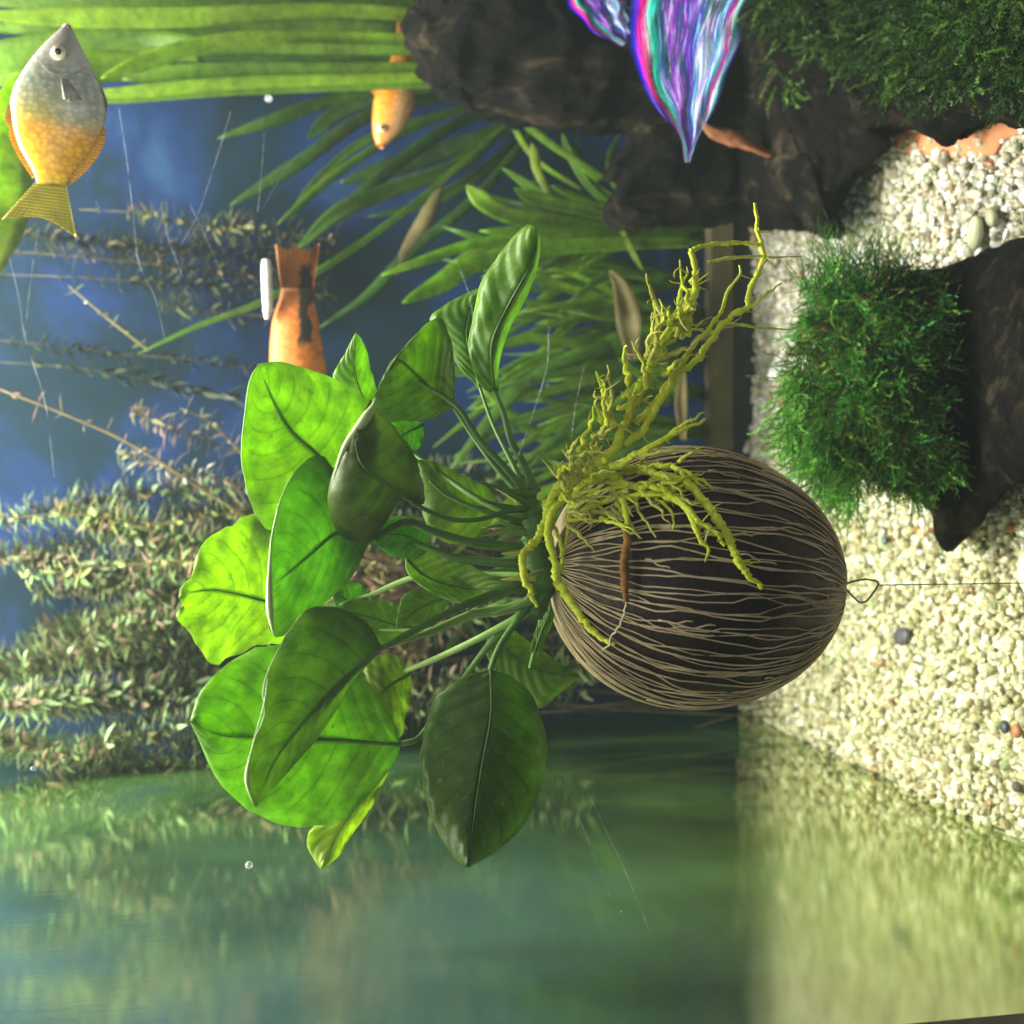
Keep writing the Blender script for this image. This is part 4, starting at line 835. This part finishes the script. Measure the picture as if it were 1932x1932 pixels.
for P_, c_, lab in (([(650, 480, 72), (450, 462, 72), (250, 470, 72), (60, 440, 71), (-60, 430, 71)], [(0.07, 0.08, 0.03), (0.12, 0.10, 0.05)], 'dim brown weed stem nearest the yellow fish tail'),
               ([(640, 560, 71), (460, 545, 71), (260, 530, 70), (80, 520, 70), (-60, 515, 70)], [(0.03, 0.045, 0.02), (0.06, 0.07, 0.03)], 'blackish weed stem just under the white tube'),
               ([(560, 600, 72), (420, 590, 72), (300, 570, 72)], [(0.14, 0.16, 0.07), (0.10, 0.09, 0.04)], 'small dull sprig beside the white tube'),
               ([(520, 700, 71), (380, 680, 71), (230, 668, 71), (90, 650, 71), (-40, 640, 71)], [(0.03, 0.045, 0.02), (0.05, 0.06, 0.03)], 'second dark stem with curled leaves left of the patched fish'),
               ([(500, 860, 67), (390, 835, 67), (300, 800, 66), (250, 770, 66)], [(0.30, 0.20, 0.15), (0.22, 0.22, 0.10)], 'pinkish weed sprig over the blue beside the top broad leaf'),
               ([(500, 930, 66), (400, 900, 66), (290, 880, 65), (220, 850, 65)], [(0.34, 0.24, 0.18), (0.26, 0.30, 0.12), (0.5, 0.5, 0.4)], 'pale mixed weed sprig between the slanting stem and the bush')):
    stemplant(P_, lab, None, c_, 1.25, .3, 2.6, .8, 4, .06)
# tangled brown moss roots seen behind the stalks
V = []
An = [at(x, y, R.uniform(58, 62)) for x, y in sample([(640, 1000), (700, 1040), (780, 1060), (830, 1140), (800, 1220), (700, 1230), (640, 1150)], 400)]
moss('brown_algae', An, (1.5, 3.5), .6, lambda p: Vector((-.3, -.2, .8)), [(0.16, 0.10, 0.05), (0.28, 0.18, 0.10), (0.08, 0.05, 0.03), (0.24, 0.22, 0.07)], 'brown tangled weed showing between the leaf stalks', Wd=.12, leaf=.2)
# ------------------------------------------------------------------ FISH
def fish(name, label, snout, tail, Yd, prof, thick, mats, fins, eye, dorsal, eye_r=.3, yaw=0.0, extra=False):
    """snout/tail: picture points. prof: list (s, up, down) in units of body length. fins: polylines on the mid plane in (s, h)"""
    A, Bt = at(*snout, Yd), at(*tail, Yd + yaw); L_ = (Bt - A).length; ax = (Bt - A) / L_
    sd = Vector((0, 1, 0)); sd = (sd - ax * sd.dot(ax)).normalized(); up = ax.cross(sd);
    if up.z * dorsal < 0: up = -up
    Vs, Fc, mi = [], [], []; ns, nr = 40, 20
    s_ = np.linspace(0, 1, ns); pu = np.interp(s_, [p[0] for p in prof], [p[1] for p in prof]); pd = np.interp(s_, [p[0] for p in prof], [p[2] for p in prof])
    k5 = np.array([1, 2, 3, 2, 1]) / 9
    pu = np.convolve(np.pad(pu, 2, 'edge'), k5, 'valid'); pd = np.convolve(np.pad(pd, 2, 'edge'), k5, 'valid')
    for i in range(ns):
        for k in range(nr):
            th = 2 * math.pi * k / nr; h = math.sin(th); h = pu[i] * h if h > 0 else pd[i] * h
            w_ = thick * (math.sin(math.pi * min(1, s_[i] * .9 + .06)) ** .7) * math.cos(th)
            Vs.append(A + ax * (s_[i] * L_) + up * h * L_ + sd * w_ * L_)
    for i in range(ns - 1):
        for k in range(nr): Fc.append((i * nr + k, i * nr + (k + 1) % nr, (i + 1) * nr + (k + 1) % nr, (i + 1) * nr + k)); mi.append(0)
    Fc.append(tuple(range(nr))); mi.append(0); Fc.append(tuple((ns - 1) * nr + k for k in range(nr))[::-1]); mi.append(0)
    cols = []
    for (base, rim_, mslot) in fins:      # each fin: strip between base and rim polylines, rays as pleats, with thickness
        n = 26; Bp = spline([(a, b, 0, 0) for a, b in base], n)[:, :2]; Rp = spline([(a, b, 0, 0) for a, b in rim_], n)[:, :2]; b0 = len(Vs)
        for side in (-1, 1):
            for i in range(n):
                for f in (0, .5, 1):
                    q = Bp[i] + (Rp[i] - Bp[i]) * f; y = side * .006 * (1 - f * .7) + .008 * (-1) ** i * f
                    Vs.append(A + ax * q[0] * L_ + up * q[1] * L_ + sd * y * L_)
            for i in range(n - 1):
                for f in (0, 1):
                    o = b0 + (0 if side == -1 else n * 3); g = (o + i * 3 + f, o + (i + 1) * 3 + f, o + (i + 1) * 3 + f + 1, o + i * 3 + f + 1); Fc.append(g if side == 1 else g[::-1]); mi.append(mslot)
    o = mesh(name, Vs, Fc, None, mats=mats, midx=mi, label=label, cat='fish', base=tuple(A))
    # local frame for the colouring: s along the body stored as uv
    me = o.data; uvl = me.uv_layers.new(name='UVMap')
    for lp in me.loops:
        vv = Vector(me.vertices[lp.vertex_index].co) / S; uvl.data[lp.index].uv = (vv.dot(ax) / L_, vv.dot(up) / L_ + .5)
    e = A + ax * eye[0] * L_ + up * eye[1] * L_ - sd * (thick * L_ * eye[2])
    def ball(nm, c, r, mat, fl, par):
        V_, F_ = ico(3); V_ = V_ * r; V_ = [Vector(c) + ax * v[0] + up * v[1] + sd * v[2] * fl for v in V_]; return mesh(nm, V_, F_.tolist(), mat, par)
    eo = ball('eye', e, eye_r, M['iris'], .45, o); ball('pupil', e - sd * eye_r * .30, eye_r * .50, M['pupil'], .5, eo)
    if extra:      # mouth, gill cover, side fin
        def side(pts, r, nm, mat): mesh(nm, *tube([A + ax * a * L_ + up * h * L_ - sd * (thick * L_ * d) for a, h, d in pts], r, 6, 20), mat, o)
        side([(-.004, .003, .02), (.015, -.006, .35), (.03, -.012, .42)], .022, 'mouth', M['pupil2'])
        side([(.275, .12, .88), (.325, .07, 1.0), (.345, .0, 1.06), (.33, -.07, 1.02), (.28, -.13, .88)], .014, 'gill_cover', M['gill'])
        b0 = [A + ax * a * L_ + up * h * L_ - sd * (thick * L_ * d) for a, h, d in [(.36, -.01, 1.08), (.36, -.05, 1.08)]]; Vp, Fp = [], []
        for i in range(9):
            f = i / 8; q0 = b0[0].lerp(b0[1], f); e_ = q0 + (ax * (.15 - .05 * abs(f - .4)) + up * (-.03 - .07 * f)) * L_ - sd * (.02 + .01 * (i % 2)) * L_
            Vp += [q0, q0.lerp(e_, .5) - sd * .03, e_]
        for i in range(8):
            for f in (0, 1): Fp.append((i * 3 + f, (i + 1) * 3 + f, (i + 1) * 3 + f + 1, i * 3 + f + 1))
        mesh('side_fin', Vp, Fp, M['gill'], o, solid=.015)
    return o
def fishmat(name, stops, lat=None, rough=.3, scales=True, trans=0.0, patch=None, belly=None):
    mt, nt, out = newmat(name); uv = N(nt, 'ShaderNodeUVMap').outputs[0]; sp_ = N(nt, 'ShaderNodeSeparateXYZ'); nt.links.new(uv, sp_.inputs[0])
    v = geopos(nt); nz = texnoise(nt, 120, 3, .6, v)
    s = math_(nt, 'ADD', sp_.outputs[0], math_(nt, 'MULTIPLY_ADD', nz, .10, -.05))
    c = ramp(nt, s, stops); h = None
    c = mixc(nt, 1.0, c, ramp(nt, texnoise(nt, 190, 5, .7, v), [(.35, (.82, .82, .84)), (.6, (1.04,) * 3)]), 'MULTIPLY')
    if belly is not None:
        c = mixc(nt, math_(nt, 'MULTIPLY', N_smooth(nt, sp_.outputs[1], .52, .40), N_smooth(nt, sp_.outputs[0], .75, .45)), c, belly)
    if scales:
        mp = N(nt, 'ShaderNodeMapping'); mp.inputs['Scale'].default_value = (34, 26, 1); nt.links.new(uv, mp.inputs[0])
        vo = N(nt, 'ShaderNodeTexVoronoi'); vo.inputs['Scale'].default_value = 1; vo.inputs['Randomness'].default_value = .75; nt.links.new(mp.outputs[0], vo.inputs['Vector'])
        ed = ramp(nt, vo.outputs['Distance'], [(0.25, (1.08,) * 3), (0.7, (.70,) * 3)])
        edm = mixc(nt, N_smooth(nt, sp_.outputs[0], .16, .34), (1.0, 1.0, 1.0), ed)
        c = mixc(nt, 1.0, c, edm, 'MULTIPLY'); h = vo.outputs['Distance']
    else:
        wv = math_(nt, 'SINE', math_(nt, 'MULTIPLY', sp_.outputs[0], 330)); c = mixc(nt, 1.0, c, ramp(nt, wv, [(.1, (.8,) * 3), (.9, (1.1,) * 3)]), 'MULTIPLY'); h = wv
    if patch is not None:
        a0, a1, b0, b1, pc = patch; wb = math_(nt, 'ADD', sp_.outputs[1], math_(nt, 'MULTIPLY_ADD', texnoise(nt, 90, 4, .6, v), .10, -.05))
        f = math_(nt, 'MULTIPLY', math_(nt, 'MULTIPLY', N_smooth(nt, s, a0, a0 + .05), N_smooth(nt, s, a1, a1 - .06)), math_(nt, 'MULTIPLY', N_smooth(nt, wb, b0, b0 + .02), N_smooth(nt, wb, b1, b1 - .02)))
        c = mixc(nt, f, c, pc)
    p = principled(nt, None, c, rough, bump(nt, h, .35, -.0003), .5)
    if trans:
        t = N(nt, 'ShaderNodeBsdfTranslucent'); nt.links.new(c, t.inputs[0]); mx = N(nt, 'ShaderNodeMixShader'); mx.inputs[0].default_value = trans
        nt.links.new(p.outputs[0], mx.inputs[1]); nt.links.new(t.outputs[0], mx.inputs[2]); nt.links.new(mx.outputs[0], out.inputs[0])
    else: nt.links.new(p.outputs[0], out.inputs[0])
    return mt
mt, nt, out = newmat('iris'); principled(nt, out, ramp(nt, texnoise(nt, 300, 3, .6, geopos(nt)), [(.35, (.55, .40, .10)), (.6, (.8, .78, .62))]), .15, None, .8); M['iris'] = mt
mt, nt, out = newmat('pupil'); principled(nt, out, (.004, .004, .004), .08, None, .8); M['pupil'] = mt
M['pupil2'] = noisy('mouth', [(.3, (.10, .07, .06)), (.7, (.16, .12, .10))], 200, .5, .2)
M['gill'] = noisy('gill', [(.3, (.17, .16, .14)), (.7, (.24, .22, .19))], 200, .3, .2)
f1 = [(0, (.30, .24, .22)), (.14, (.34, .32, .28)), (.4, (.30, .33, .24)), (.58, (.42, .36, .10)), (.66, (.85, .40, .03)), (.9, (.85, .42, .02)), (1.0, (.75, .50, .04))]
fm1 = fishmat('rainbow fish', f1, belly=(.50, .50, .48)); fm1f = fishmat('rainbow fish fin', [(.3, (.6, .6, .5)), (.62, (.85, .42, .03)), (.95, (.85, .45, .03)), (1.0, (.55, .48, .05))], scales=False, trans=.35)
fish('rainbow_fish', 'grey and orange fish swimming in front of the long bright leaves', (128, 48), (98, 352), 46,
     [(0, .012, .012), (.06, .07, .055), (.14, .13, .10), (.25, .20, .175), (.4, .27, .25), (.52, .29, .28), (.65, .265, .25), (.78, .22, .19), (.88, .15, .13), (.96, .095, .085), (1.0, .085, .08)], .085, [fm1, fm1f],
     [([(.50, .25), (.58, .25), (.64, .235)], [(.55, .30), (.63, .305), (.68, .275)], 1),
      ([(.62, .22), (.68, .215), (.80, .165), (.94, .09)], [(.66, .272), (.74, .268), (.86, .20), (.97, .115)], 1),
      ([(.56, -.23), (.65, -.22), (.78, -.17), (.94, -.08)], [(.61, -.285), (.72, -.27), (.86, -.20), (.98, -.10)], 1),
      ([(.97, .085), (1.0, 0), (.97, -.08)], [(1.24, .27), (1.20, .04), (1.29, -.17)], 1),
      ([(.30, -.21), (.36, -.23), (.42, -.235)], [(.42, -.27), (.46, -.275), (.50, -.27)], 1)], (.205, .02, .92), 1, .29, extra=True)
f2 = [(0, (.75, .22, .05)), (.3, (.85, .30, .03)), (.7, (.85, .30, .03)), (1, (.7, .28, .04))]
fm2 = fishmat('orange fish', f2, belly=(.55, .30, .14), scales=True); fm2f = fishmat('orange fin', f2, scales=False, trans=.4)
fish('orange_fish', 'small orange fish swimming head down between the long leaves and the stump', (716, 277), (765, 85), 67.5,
     [(0, .02, .03), (.08, .08, .09), (.2, .12, .16), (.35, .15, .21), (.5, .16, .22), (.7, .13, .16), (.9, .09, .09), (1, .08, .08)], .10, [fm2, fm2f],
     [([(.98, .08), (1, 0), (.98, -.08)], [(1.25, .14), (1.28, 0), (1.25, -.14)], 1), ([(.45, .15), (.55, .15), (.68, .12)], [(.52, .24), (.62, .25), (.76, .19)], 1)], (.15, .02, .8), 1, .27)
f3 = [(0, (.62, .18, .015)), (.6, (.62, .18, .015)), (.85, (.50, .14, .015)), (1.25, (.34, .11, .02))]
fm3 = fishmat('black patched fish', f3, rough=.6, patch=(.62, 1.18, .41, .50, (.02, .014, .012))); fm3f = fishmat('black patched fin', f3, scales=False, trans=.5, patch=(.62, 1.18, .41, .50, (.02, .014, .012)))
fish('orange_fish', 'orange fish with a long black patch by the tail, half hidden behind the top leaf', (560, 850), (562, 545), 58,
     [(0, .02, .03), (.1, .09, .09), (.3, .15, .16), (.5, .17, .18), (.7, .165, .14), (.82, .15, .125), (.93, .11, .10), (1, .10, .095)], .10, [fm3, fm3f],
     [([(.97, .1), (1, 0), (.97, -.095)], [(1.27, .14), (1.24, .07), (1.26, .01), (1.23, -.06), (1.29, -.13)], 1), ([(.2, .13), (.3, .15), (.42, .165)], [(.3, .2), (.4, .22), (.5, .2)], 1)], (.14, .02, .8), 1, .3)
# white ribbed tube beside that fish
mt, nt, out = newmat('white plastic'); principled(nt, out, ramp(nt, texnoise(nt, 200, 3, .6, geopos(nt)), [(.3, (.5, .5, .46)), (.7, (.72, .72, .68))]), .4, None, .4); M['white'] = mt
tw = thing('white_tube', 'short bright white tube with a ribbed end beside the black patched fish', 'tube', at(503, 600, 57.5))
mesh('barrel', *tube([at(502, 490, 57.5), at(502.4, 500, 57.5), at(503, 520, 57.5), at(504, 550, 57.5), at(505, 575, 57.5), at(505, 584, 57.5)], [.20, .25, .26, .26, .26, .26, .26, .25, .24, .20], 14, 20), M['white'], tw)
for k in range(4): mesh('rib', *tube([at(505.5 - k * .5, 583 + k * 5, 57.5), at(505.5 - k * .5, 586.5 + k * 5, 57.5)], (.26 - .045 * k), 14, 6), M['white'], tw)
# scraps of plant lying between the stones
An = []
for k in range(130):
    x, y = R.uniform(-12, 16), R.uniform(39, 68); An.append(Vector((x, y, gh(x, y) + .28)))
for k in range(60):
    x, y = R.gauss(6, 3), R.gauss(44, 2.5); An.append(Vector((x, y, gh(x, y) + .28)))
moss('plant_scraps', An, (.4, 1.3), .5, lambda p: Vector((R.gauss(0, 1), R.gauss(0, 1), .05)), [(0.10, 0.07, 0.03), (0.16, 0.12, 0.05), (0.07, 0.10, 0.03)], 'small brown plant scraps scattered over the gravel', Wd=.03, leaf=.09, tuft=.1)
# ------------------------------------------------------------------ loose pebbles that stand out
def stone(name, px, py, rx, ry, col, label, Z=.3, ang=0, rough=.4):
    """on the gravel where the picture shows it; rx, ry in cm"""
    r = ray(px, py); t = (Z - CAM.z) / r.z; p = CAM + r * t; p.z = gh(p.x, p.y) + Z
    V_, F_ = ico(3); Rz = Matrix.Rotation(ang, 3, 'Z'); V_ = [p + Rz @ Vector((v[0] * rx, v[1] * ry, v[2] * min(rx, ry) * .7)) * (1 + .12 * noise.noise(Vector(v) * 1.6 + p)) for v in V_]
    mt_ = noisy(name + ' colour', [(.3, tuple(c * .75 for c in col)), (.7, col)], 130, rough, .3); return mesh(name, V_, F_.tolist(), mt_, label=label, cat='pebble')
stone('pebble', 1697, 1200, .42, .75, (.09, .085, .10), 'dark grey pebble on the pale gravel below the thread', ang=.3)
stone('pebble', 1855, 440, .75, .42, (.66, .70, .42), 'large pale green oval pebble by the near driftwood', Z=.5, ang=-.2)
stone('pebble', 1895, 412, .45, .3, (.42, .42, .25), 'olive pebble above the pale green one', Z=.5, ang=.4)
stone('pebble', 1862, 368, .2, .55, (.70, .62, .42), 'long flat cream chip lying on the white gravel', Z=.5, ang=-.3)
stone('pebble', 1936, 1078, .9, .5, (.85, .80, .55), 'bright cream shell shaped pebble cut off by the right edge', Z=.4)
stone('pebble', 1428, 450, .4, .35, (.24, .16, .08), 'brown pebble next to the foot of the stump', Z=.35)
stone('pebble', 1517, 520, .3, .26, (.26, .12, .08), 'small reddish pebble beside the near moss', Z=.35)
stone('pebble', 1892, 1372, .28, .24, (.05, .06, .07), 'small black pebble low on the gravel by the glass', Z=.3)
stone('pebble', 1915, 1380, .3, .26, (.34, .15, .06), 'rust brown pebble next to the small black one', Z=.3)
stone('pebble', 1512, 1415, .2, .3, (.06, .07, .08), 'black pebble at the gravel edge against the side glass', Z=.25)
stone('pebble', 1667, 1020, .25, .22, (.10, .16, .13), 'dark green pebble between the driftwood tip and the pod', Z=.3)
stone('pebble', 1555, 1165, .3, .3, (.88, .88, .85), 'bright white pebble close to the pod bottom', Z=.35)
# ------------------------------------------------------------------ front glass with its marks
mt, nt, out = newmat('front glass'); g_ = N(nt, 'ShaderNodeBsdfGlossy'); g_.inputs['Roughness'].default_value = .4; tr_ = N(nt, 'ShaderNodeBsdfTransparent'); tr_.inputs[0].default_value = (.985, .99, .985, 1)
mx = N(nt, 'ShaderNodeMixShader'); mx.inputs[0].default_value = .002; nt.links.new(tr_.outputs[0], mx.inputs[1]); nt.links.new(g_.outputs[0], mx.inputs[2])
df = N(nt, 'ShaderNodeBsdfDiffuse'); df.inputs[0].default_value = (.75, .85, .85, 1); tl_ = N(nt, 'ShaderNodeBsdfTranslucent'); tl_.inputs[0].default_value = (.75, .85, .8, 1); ad = N(nt, 'ShaderNodeMixShader'); nt.links.new(df.outputs[0], ad.inputs[1]); nt.links.new(tl_.outputs[0], ad.inputs[2])
m3 = N(nt, 'ShaderNodeMixShader'); nt.links.new(math_(nt, 'MULTIPLY', ramp(nt, texnoise(nt, 16, 5, .6, geopos(nt)), [(.3, (.4,) * 3), (.7, (1,) * 3)]), .004), m3.inputs[0]); nt.links.new(mx.outputs[0], m3.inputs[1]); nt.links.new(ad.outputs[0], m3.inputs[2]); nt.links.new(m3.outputs[0], out.inputs[0])
V, Fc = box(WX - .6, XR, YF - .62, YF - .04, -2, ZT); V = [v for v in V]
fg = mesh('front_glass', *box(WX + .13, XR, YF - .62, YF - .04, -2, ZT), mt, kind='structure', smooth=False)
mt, nt, out = newmat('scratch'); principled(nt, out, (.55, .6, .66), .4, None, .5); M['scratch'] = mt
YS = YF - .01
for P_, r_ in (([(225, 200), (235, 290), (250, 400), (262, 500), (290, 560), (310, 640)], .0045), ([(435, 210), (410, 300), (370, 410), (330, 480)], .0045), ([(500, 250), (492, 330), (484, 400)], .004), ([(15, 480), (35, 560), (50, 640), (85, 760), (105, 900)], .0055),
    ([(1265, 0 + 140), (1262, 60), (1268, 5)], .004), ([(1037, 615), (1030, 690), (1010, 770), (975, 860)], .006), ([(1105, 690), (1090, 760), (1078, 830)], .004), ([(870, 510), (885, 560), (895, 620)], .005), ([(70, 430), (55, 540), (45, 640)], .004),
    ([(1110, 1495), (1180, 1640), (1225, 1760)], .004), ([(1085, 1530), (1150, 1690)], .0035), ([(300, 380), (320, 450), (345, 520)], .004), ([(360, 385), (400, 470), (425, 540)], .004), ([(560, 290), (530, 330), (500, 390)], .003), ([(110, 40), (80, 20), (60, 5)], .0035)):
    mesh('scratch', *tube([at(a + R.uniform(-3, 3), b, YS) for a, b in P_], r_ * .55, 4, 24, rn=.5), M['scratch'], fg)
# tiny bubbles
mt, nt, out = newmat('bubble'); p = principled(nt, None, (.85, .9, .95), .05, None, 1.0); lw = N(nt, 'ShaderNodeLayerWeight'); lw.inputs[0].default_value = .5; tb = N(nt, 'ShaderNodeBsdfTransparent'); mx = N(nt, 'ShaderNodeMixShader')
nt.links.new(math_(nt, 'MULTIPLY_ADD', N_smooth(nt, lw.outputs['Facing'], .3, .95), .75, .18), mx.inputs[0]); nt.links.new(tb.outputs[0], mx.inputs[1]); nt.links.new(p.outputs[0], mx.inputs[2]); nt.links.new(mx.outputs[0], out.inputs[0]); M['bubble'] = mt
for (x, y, Y_, r_, lab) in ((470, 1632, 33, .10, 'tiny bright air bubble on the side of the broad leaves'), (62, 1450, 33, .06, 'tiny white bubble in the murky reflection'), (507, 186, 60, .18, 'small white bubble below the long bright leaves'), (1172, 1720, 32, .03, 'pin prick bubble in the dark green reflection')):
    V_, F_ = ico(3); c_ = at(x, y, Y_); mesh('air_bubble', [c_ + Vector(v) * r_ for v in V_], F_.tolist(), M['bubble'], label=lab, cat='bubble')

# ------------------------------------------------------------------ rainbow glare off the glass, painted as colours on a rippled sheet
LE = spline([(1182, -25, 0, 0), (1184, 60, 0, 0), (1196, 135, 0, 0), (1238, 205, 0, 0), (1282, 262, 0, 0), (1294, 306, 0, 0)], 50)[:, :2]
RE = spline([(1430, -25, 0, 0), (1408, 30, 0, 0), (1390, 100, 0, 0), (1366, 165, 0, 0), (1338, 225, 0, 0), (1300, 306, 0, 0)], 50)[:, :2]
mt, nt, out = newmat('painted rainbow glare'); uv = N(nt, 'ShaderNodeUVMap').outputs[0]; v = geopos(nt)
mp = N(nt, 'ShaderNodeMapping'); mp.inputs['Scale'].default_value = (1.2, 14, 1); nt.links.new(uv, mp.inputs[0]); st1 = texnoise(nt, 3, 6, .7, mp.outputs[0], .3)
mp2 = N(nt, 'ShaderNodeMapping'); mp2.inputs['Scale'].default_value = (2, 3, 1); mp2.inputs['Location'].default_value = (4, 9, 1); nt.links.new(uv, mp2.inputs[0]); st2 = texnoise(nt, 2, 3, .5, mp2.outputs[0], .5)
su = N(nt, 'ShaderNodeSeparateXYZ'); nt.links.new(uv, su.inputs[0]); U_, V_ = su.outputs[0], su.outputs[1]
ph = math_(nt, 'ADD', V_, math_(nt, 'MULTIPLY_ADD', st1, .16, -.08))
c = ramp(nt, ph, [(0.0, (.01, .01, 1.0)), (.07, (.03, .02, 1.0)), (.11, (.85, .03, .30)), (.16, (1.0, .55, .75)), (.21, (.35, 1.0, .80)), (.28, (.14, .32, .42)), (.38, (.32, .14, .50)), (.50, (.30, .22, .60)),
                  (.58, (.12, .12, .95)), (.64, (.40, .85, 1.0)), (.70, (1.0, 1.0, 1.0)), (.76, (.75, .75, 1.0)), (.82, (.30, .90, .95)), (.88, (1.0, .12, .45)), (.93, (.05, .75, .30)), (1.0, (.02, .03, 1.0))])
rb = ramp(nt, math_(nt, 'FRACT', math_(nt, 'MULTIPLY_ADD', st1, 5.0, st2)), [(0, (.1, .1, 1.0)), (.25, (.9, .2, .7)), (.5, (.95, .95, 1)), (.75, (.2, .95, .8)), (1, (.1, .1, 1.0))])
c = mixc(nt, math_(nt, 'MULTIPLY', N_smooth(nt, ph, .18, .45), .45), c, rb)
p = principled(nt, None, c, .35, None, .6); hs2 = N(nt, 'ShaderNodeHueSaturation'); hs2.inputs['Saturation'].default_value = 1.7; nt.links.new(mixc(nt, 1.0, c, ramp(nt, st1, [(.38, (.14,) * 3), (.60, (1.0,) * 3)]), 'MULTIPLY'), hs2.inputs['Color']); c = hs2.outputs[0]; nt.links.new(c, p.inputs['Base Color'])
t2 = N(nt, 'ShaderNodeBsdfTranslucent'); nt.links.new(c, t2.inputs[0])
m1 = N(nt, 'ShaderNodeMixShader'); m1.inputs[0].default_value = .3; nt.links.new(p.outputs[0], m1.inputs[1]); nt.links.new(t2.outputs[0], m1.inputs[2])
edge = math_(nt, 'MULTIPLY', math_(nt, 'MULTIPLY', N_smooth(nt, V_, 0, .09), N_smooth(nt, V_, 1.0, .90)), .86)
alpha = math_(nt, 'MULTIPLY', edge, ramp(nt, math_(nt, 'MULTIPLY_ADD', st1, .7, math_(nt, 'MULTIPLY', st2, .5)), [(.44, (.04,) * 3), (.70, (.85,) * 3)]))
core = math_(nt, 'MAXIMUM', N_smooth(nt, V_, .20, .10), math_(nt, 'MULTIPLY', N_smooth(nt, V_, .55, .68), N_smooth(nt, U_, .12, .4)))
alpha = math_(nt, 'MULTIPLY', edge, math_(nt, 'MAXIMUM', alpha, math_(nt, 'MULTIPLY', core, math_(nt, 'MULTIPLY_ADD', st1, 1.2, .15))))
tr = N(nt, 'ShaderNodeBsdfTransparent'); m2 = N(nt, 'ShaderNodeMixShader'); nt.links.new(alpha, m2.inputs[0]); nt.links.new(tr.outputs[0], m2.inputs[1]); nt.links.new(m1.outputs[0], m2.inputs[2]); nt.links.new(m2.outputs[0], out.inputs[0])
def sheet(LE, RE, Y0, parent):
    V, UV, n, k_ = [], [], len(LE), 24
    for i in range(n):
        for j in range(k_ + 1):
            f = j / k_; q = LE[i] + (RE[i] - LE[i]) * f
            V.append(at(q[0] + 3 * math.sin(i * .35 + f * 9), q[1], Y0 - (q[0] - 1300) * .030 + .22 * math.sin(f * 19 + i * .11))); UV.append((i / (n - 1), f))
    return mesh('glare_sheet', V, [(i * (k_ + 1) + j, i * (k_ + 1) + j + 1, (i + 1) * (k_ + 1) + j + 1, (i + 1) * (k_ + 1) + j) for i in range(n - 1) for j in range(k_)], M['glare_paint'], parent, uv=UV)
M['glare_paint'] = mt
rf = thing('rainbow_glare', 'painted rainbow streak of blue, red and white light over the dark stump', 'light streak', at(1300, 60, 46))
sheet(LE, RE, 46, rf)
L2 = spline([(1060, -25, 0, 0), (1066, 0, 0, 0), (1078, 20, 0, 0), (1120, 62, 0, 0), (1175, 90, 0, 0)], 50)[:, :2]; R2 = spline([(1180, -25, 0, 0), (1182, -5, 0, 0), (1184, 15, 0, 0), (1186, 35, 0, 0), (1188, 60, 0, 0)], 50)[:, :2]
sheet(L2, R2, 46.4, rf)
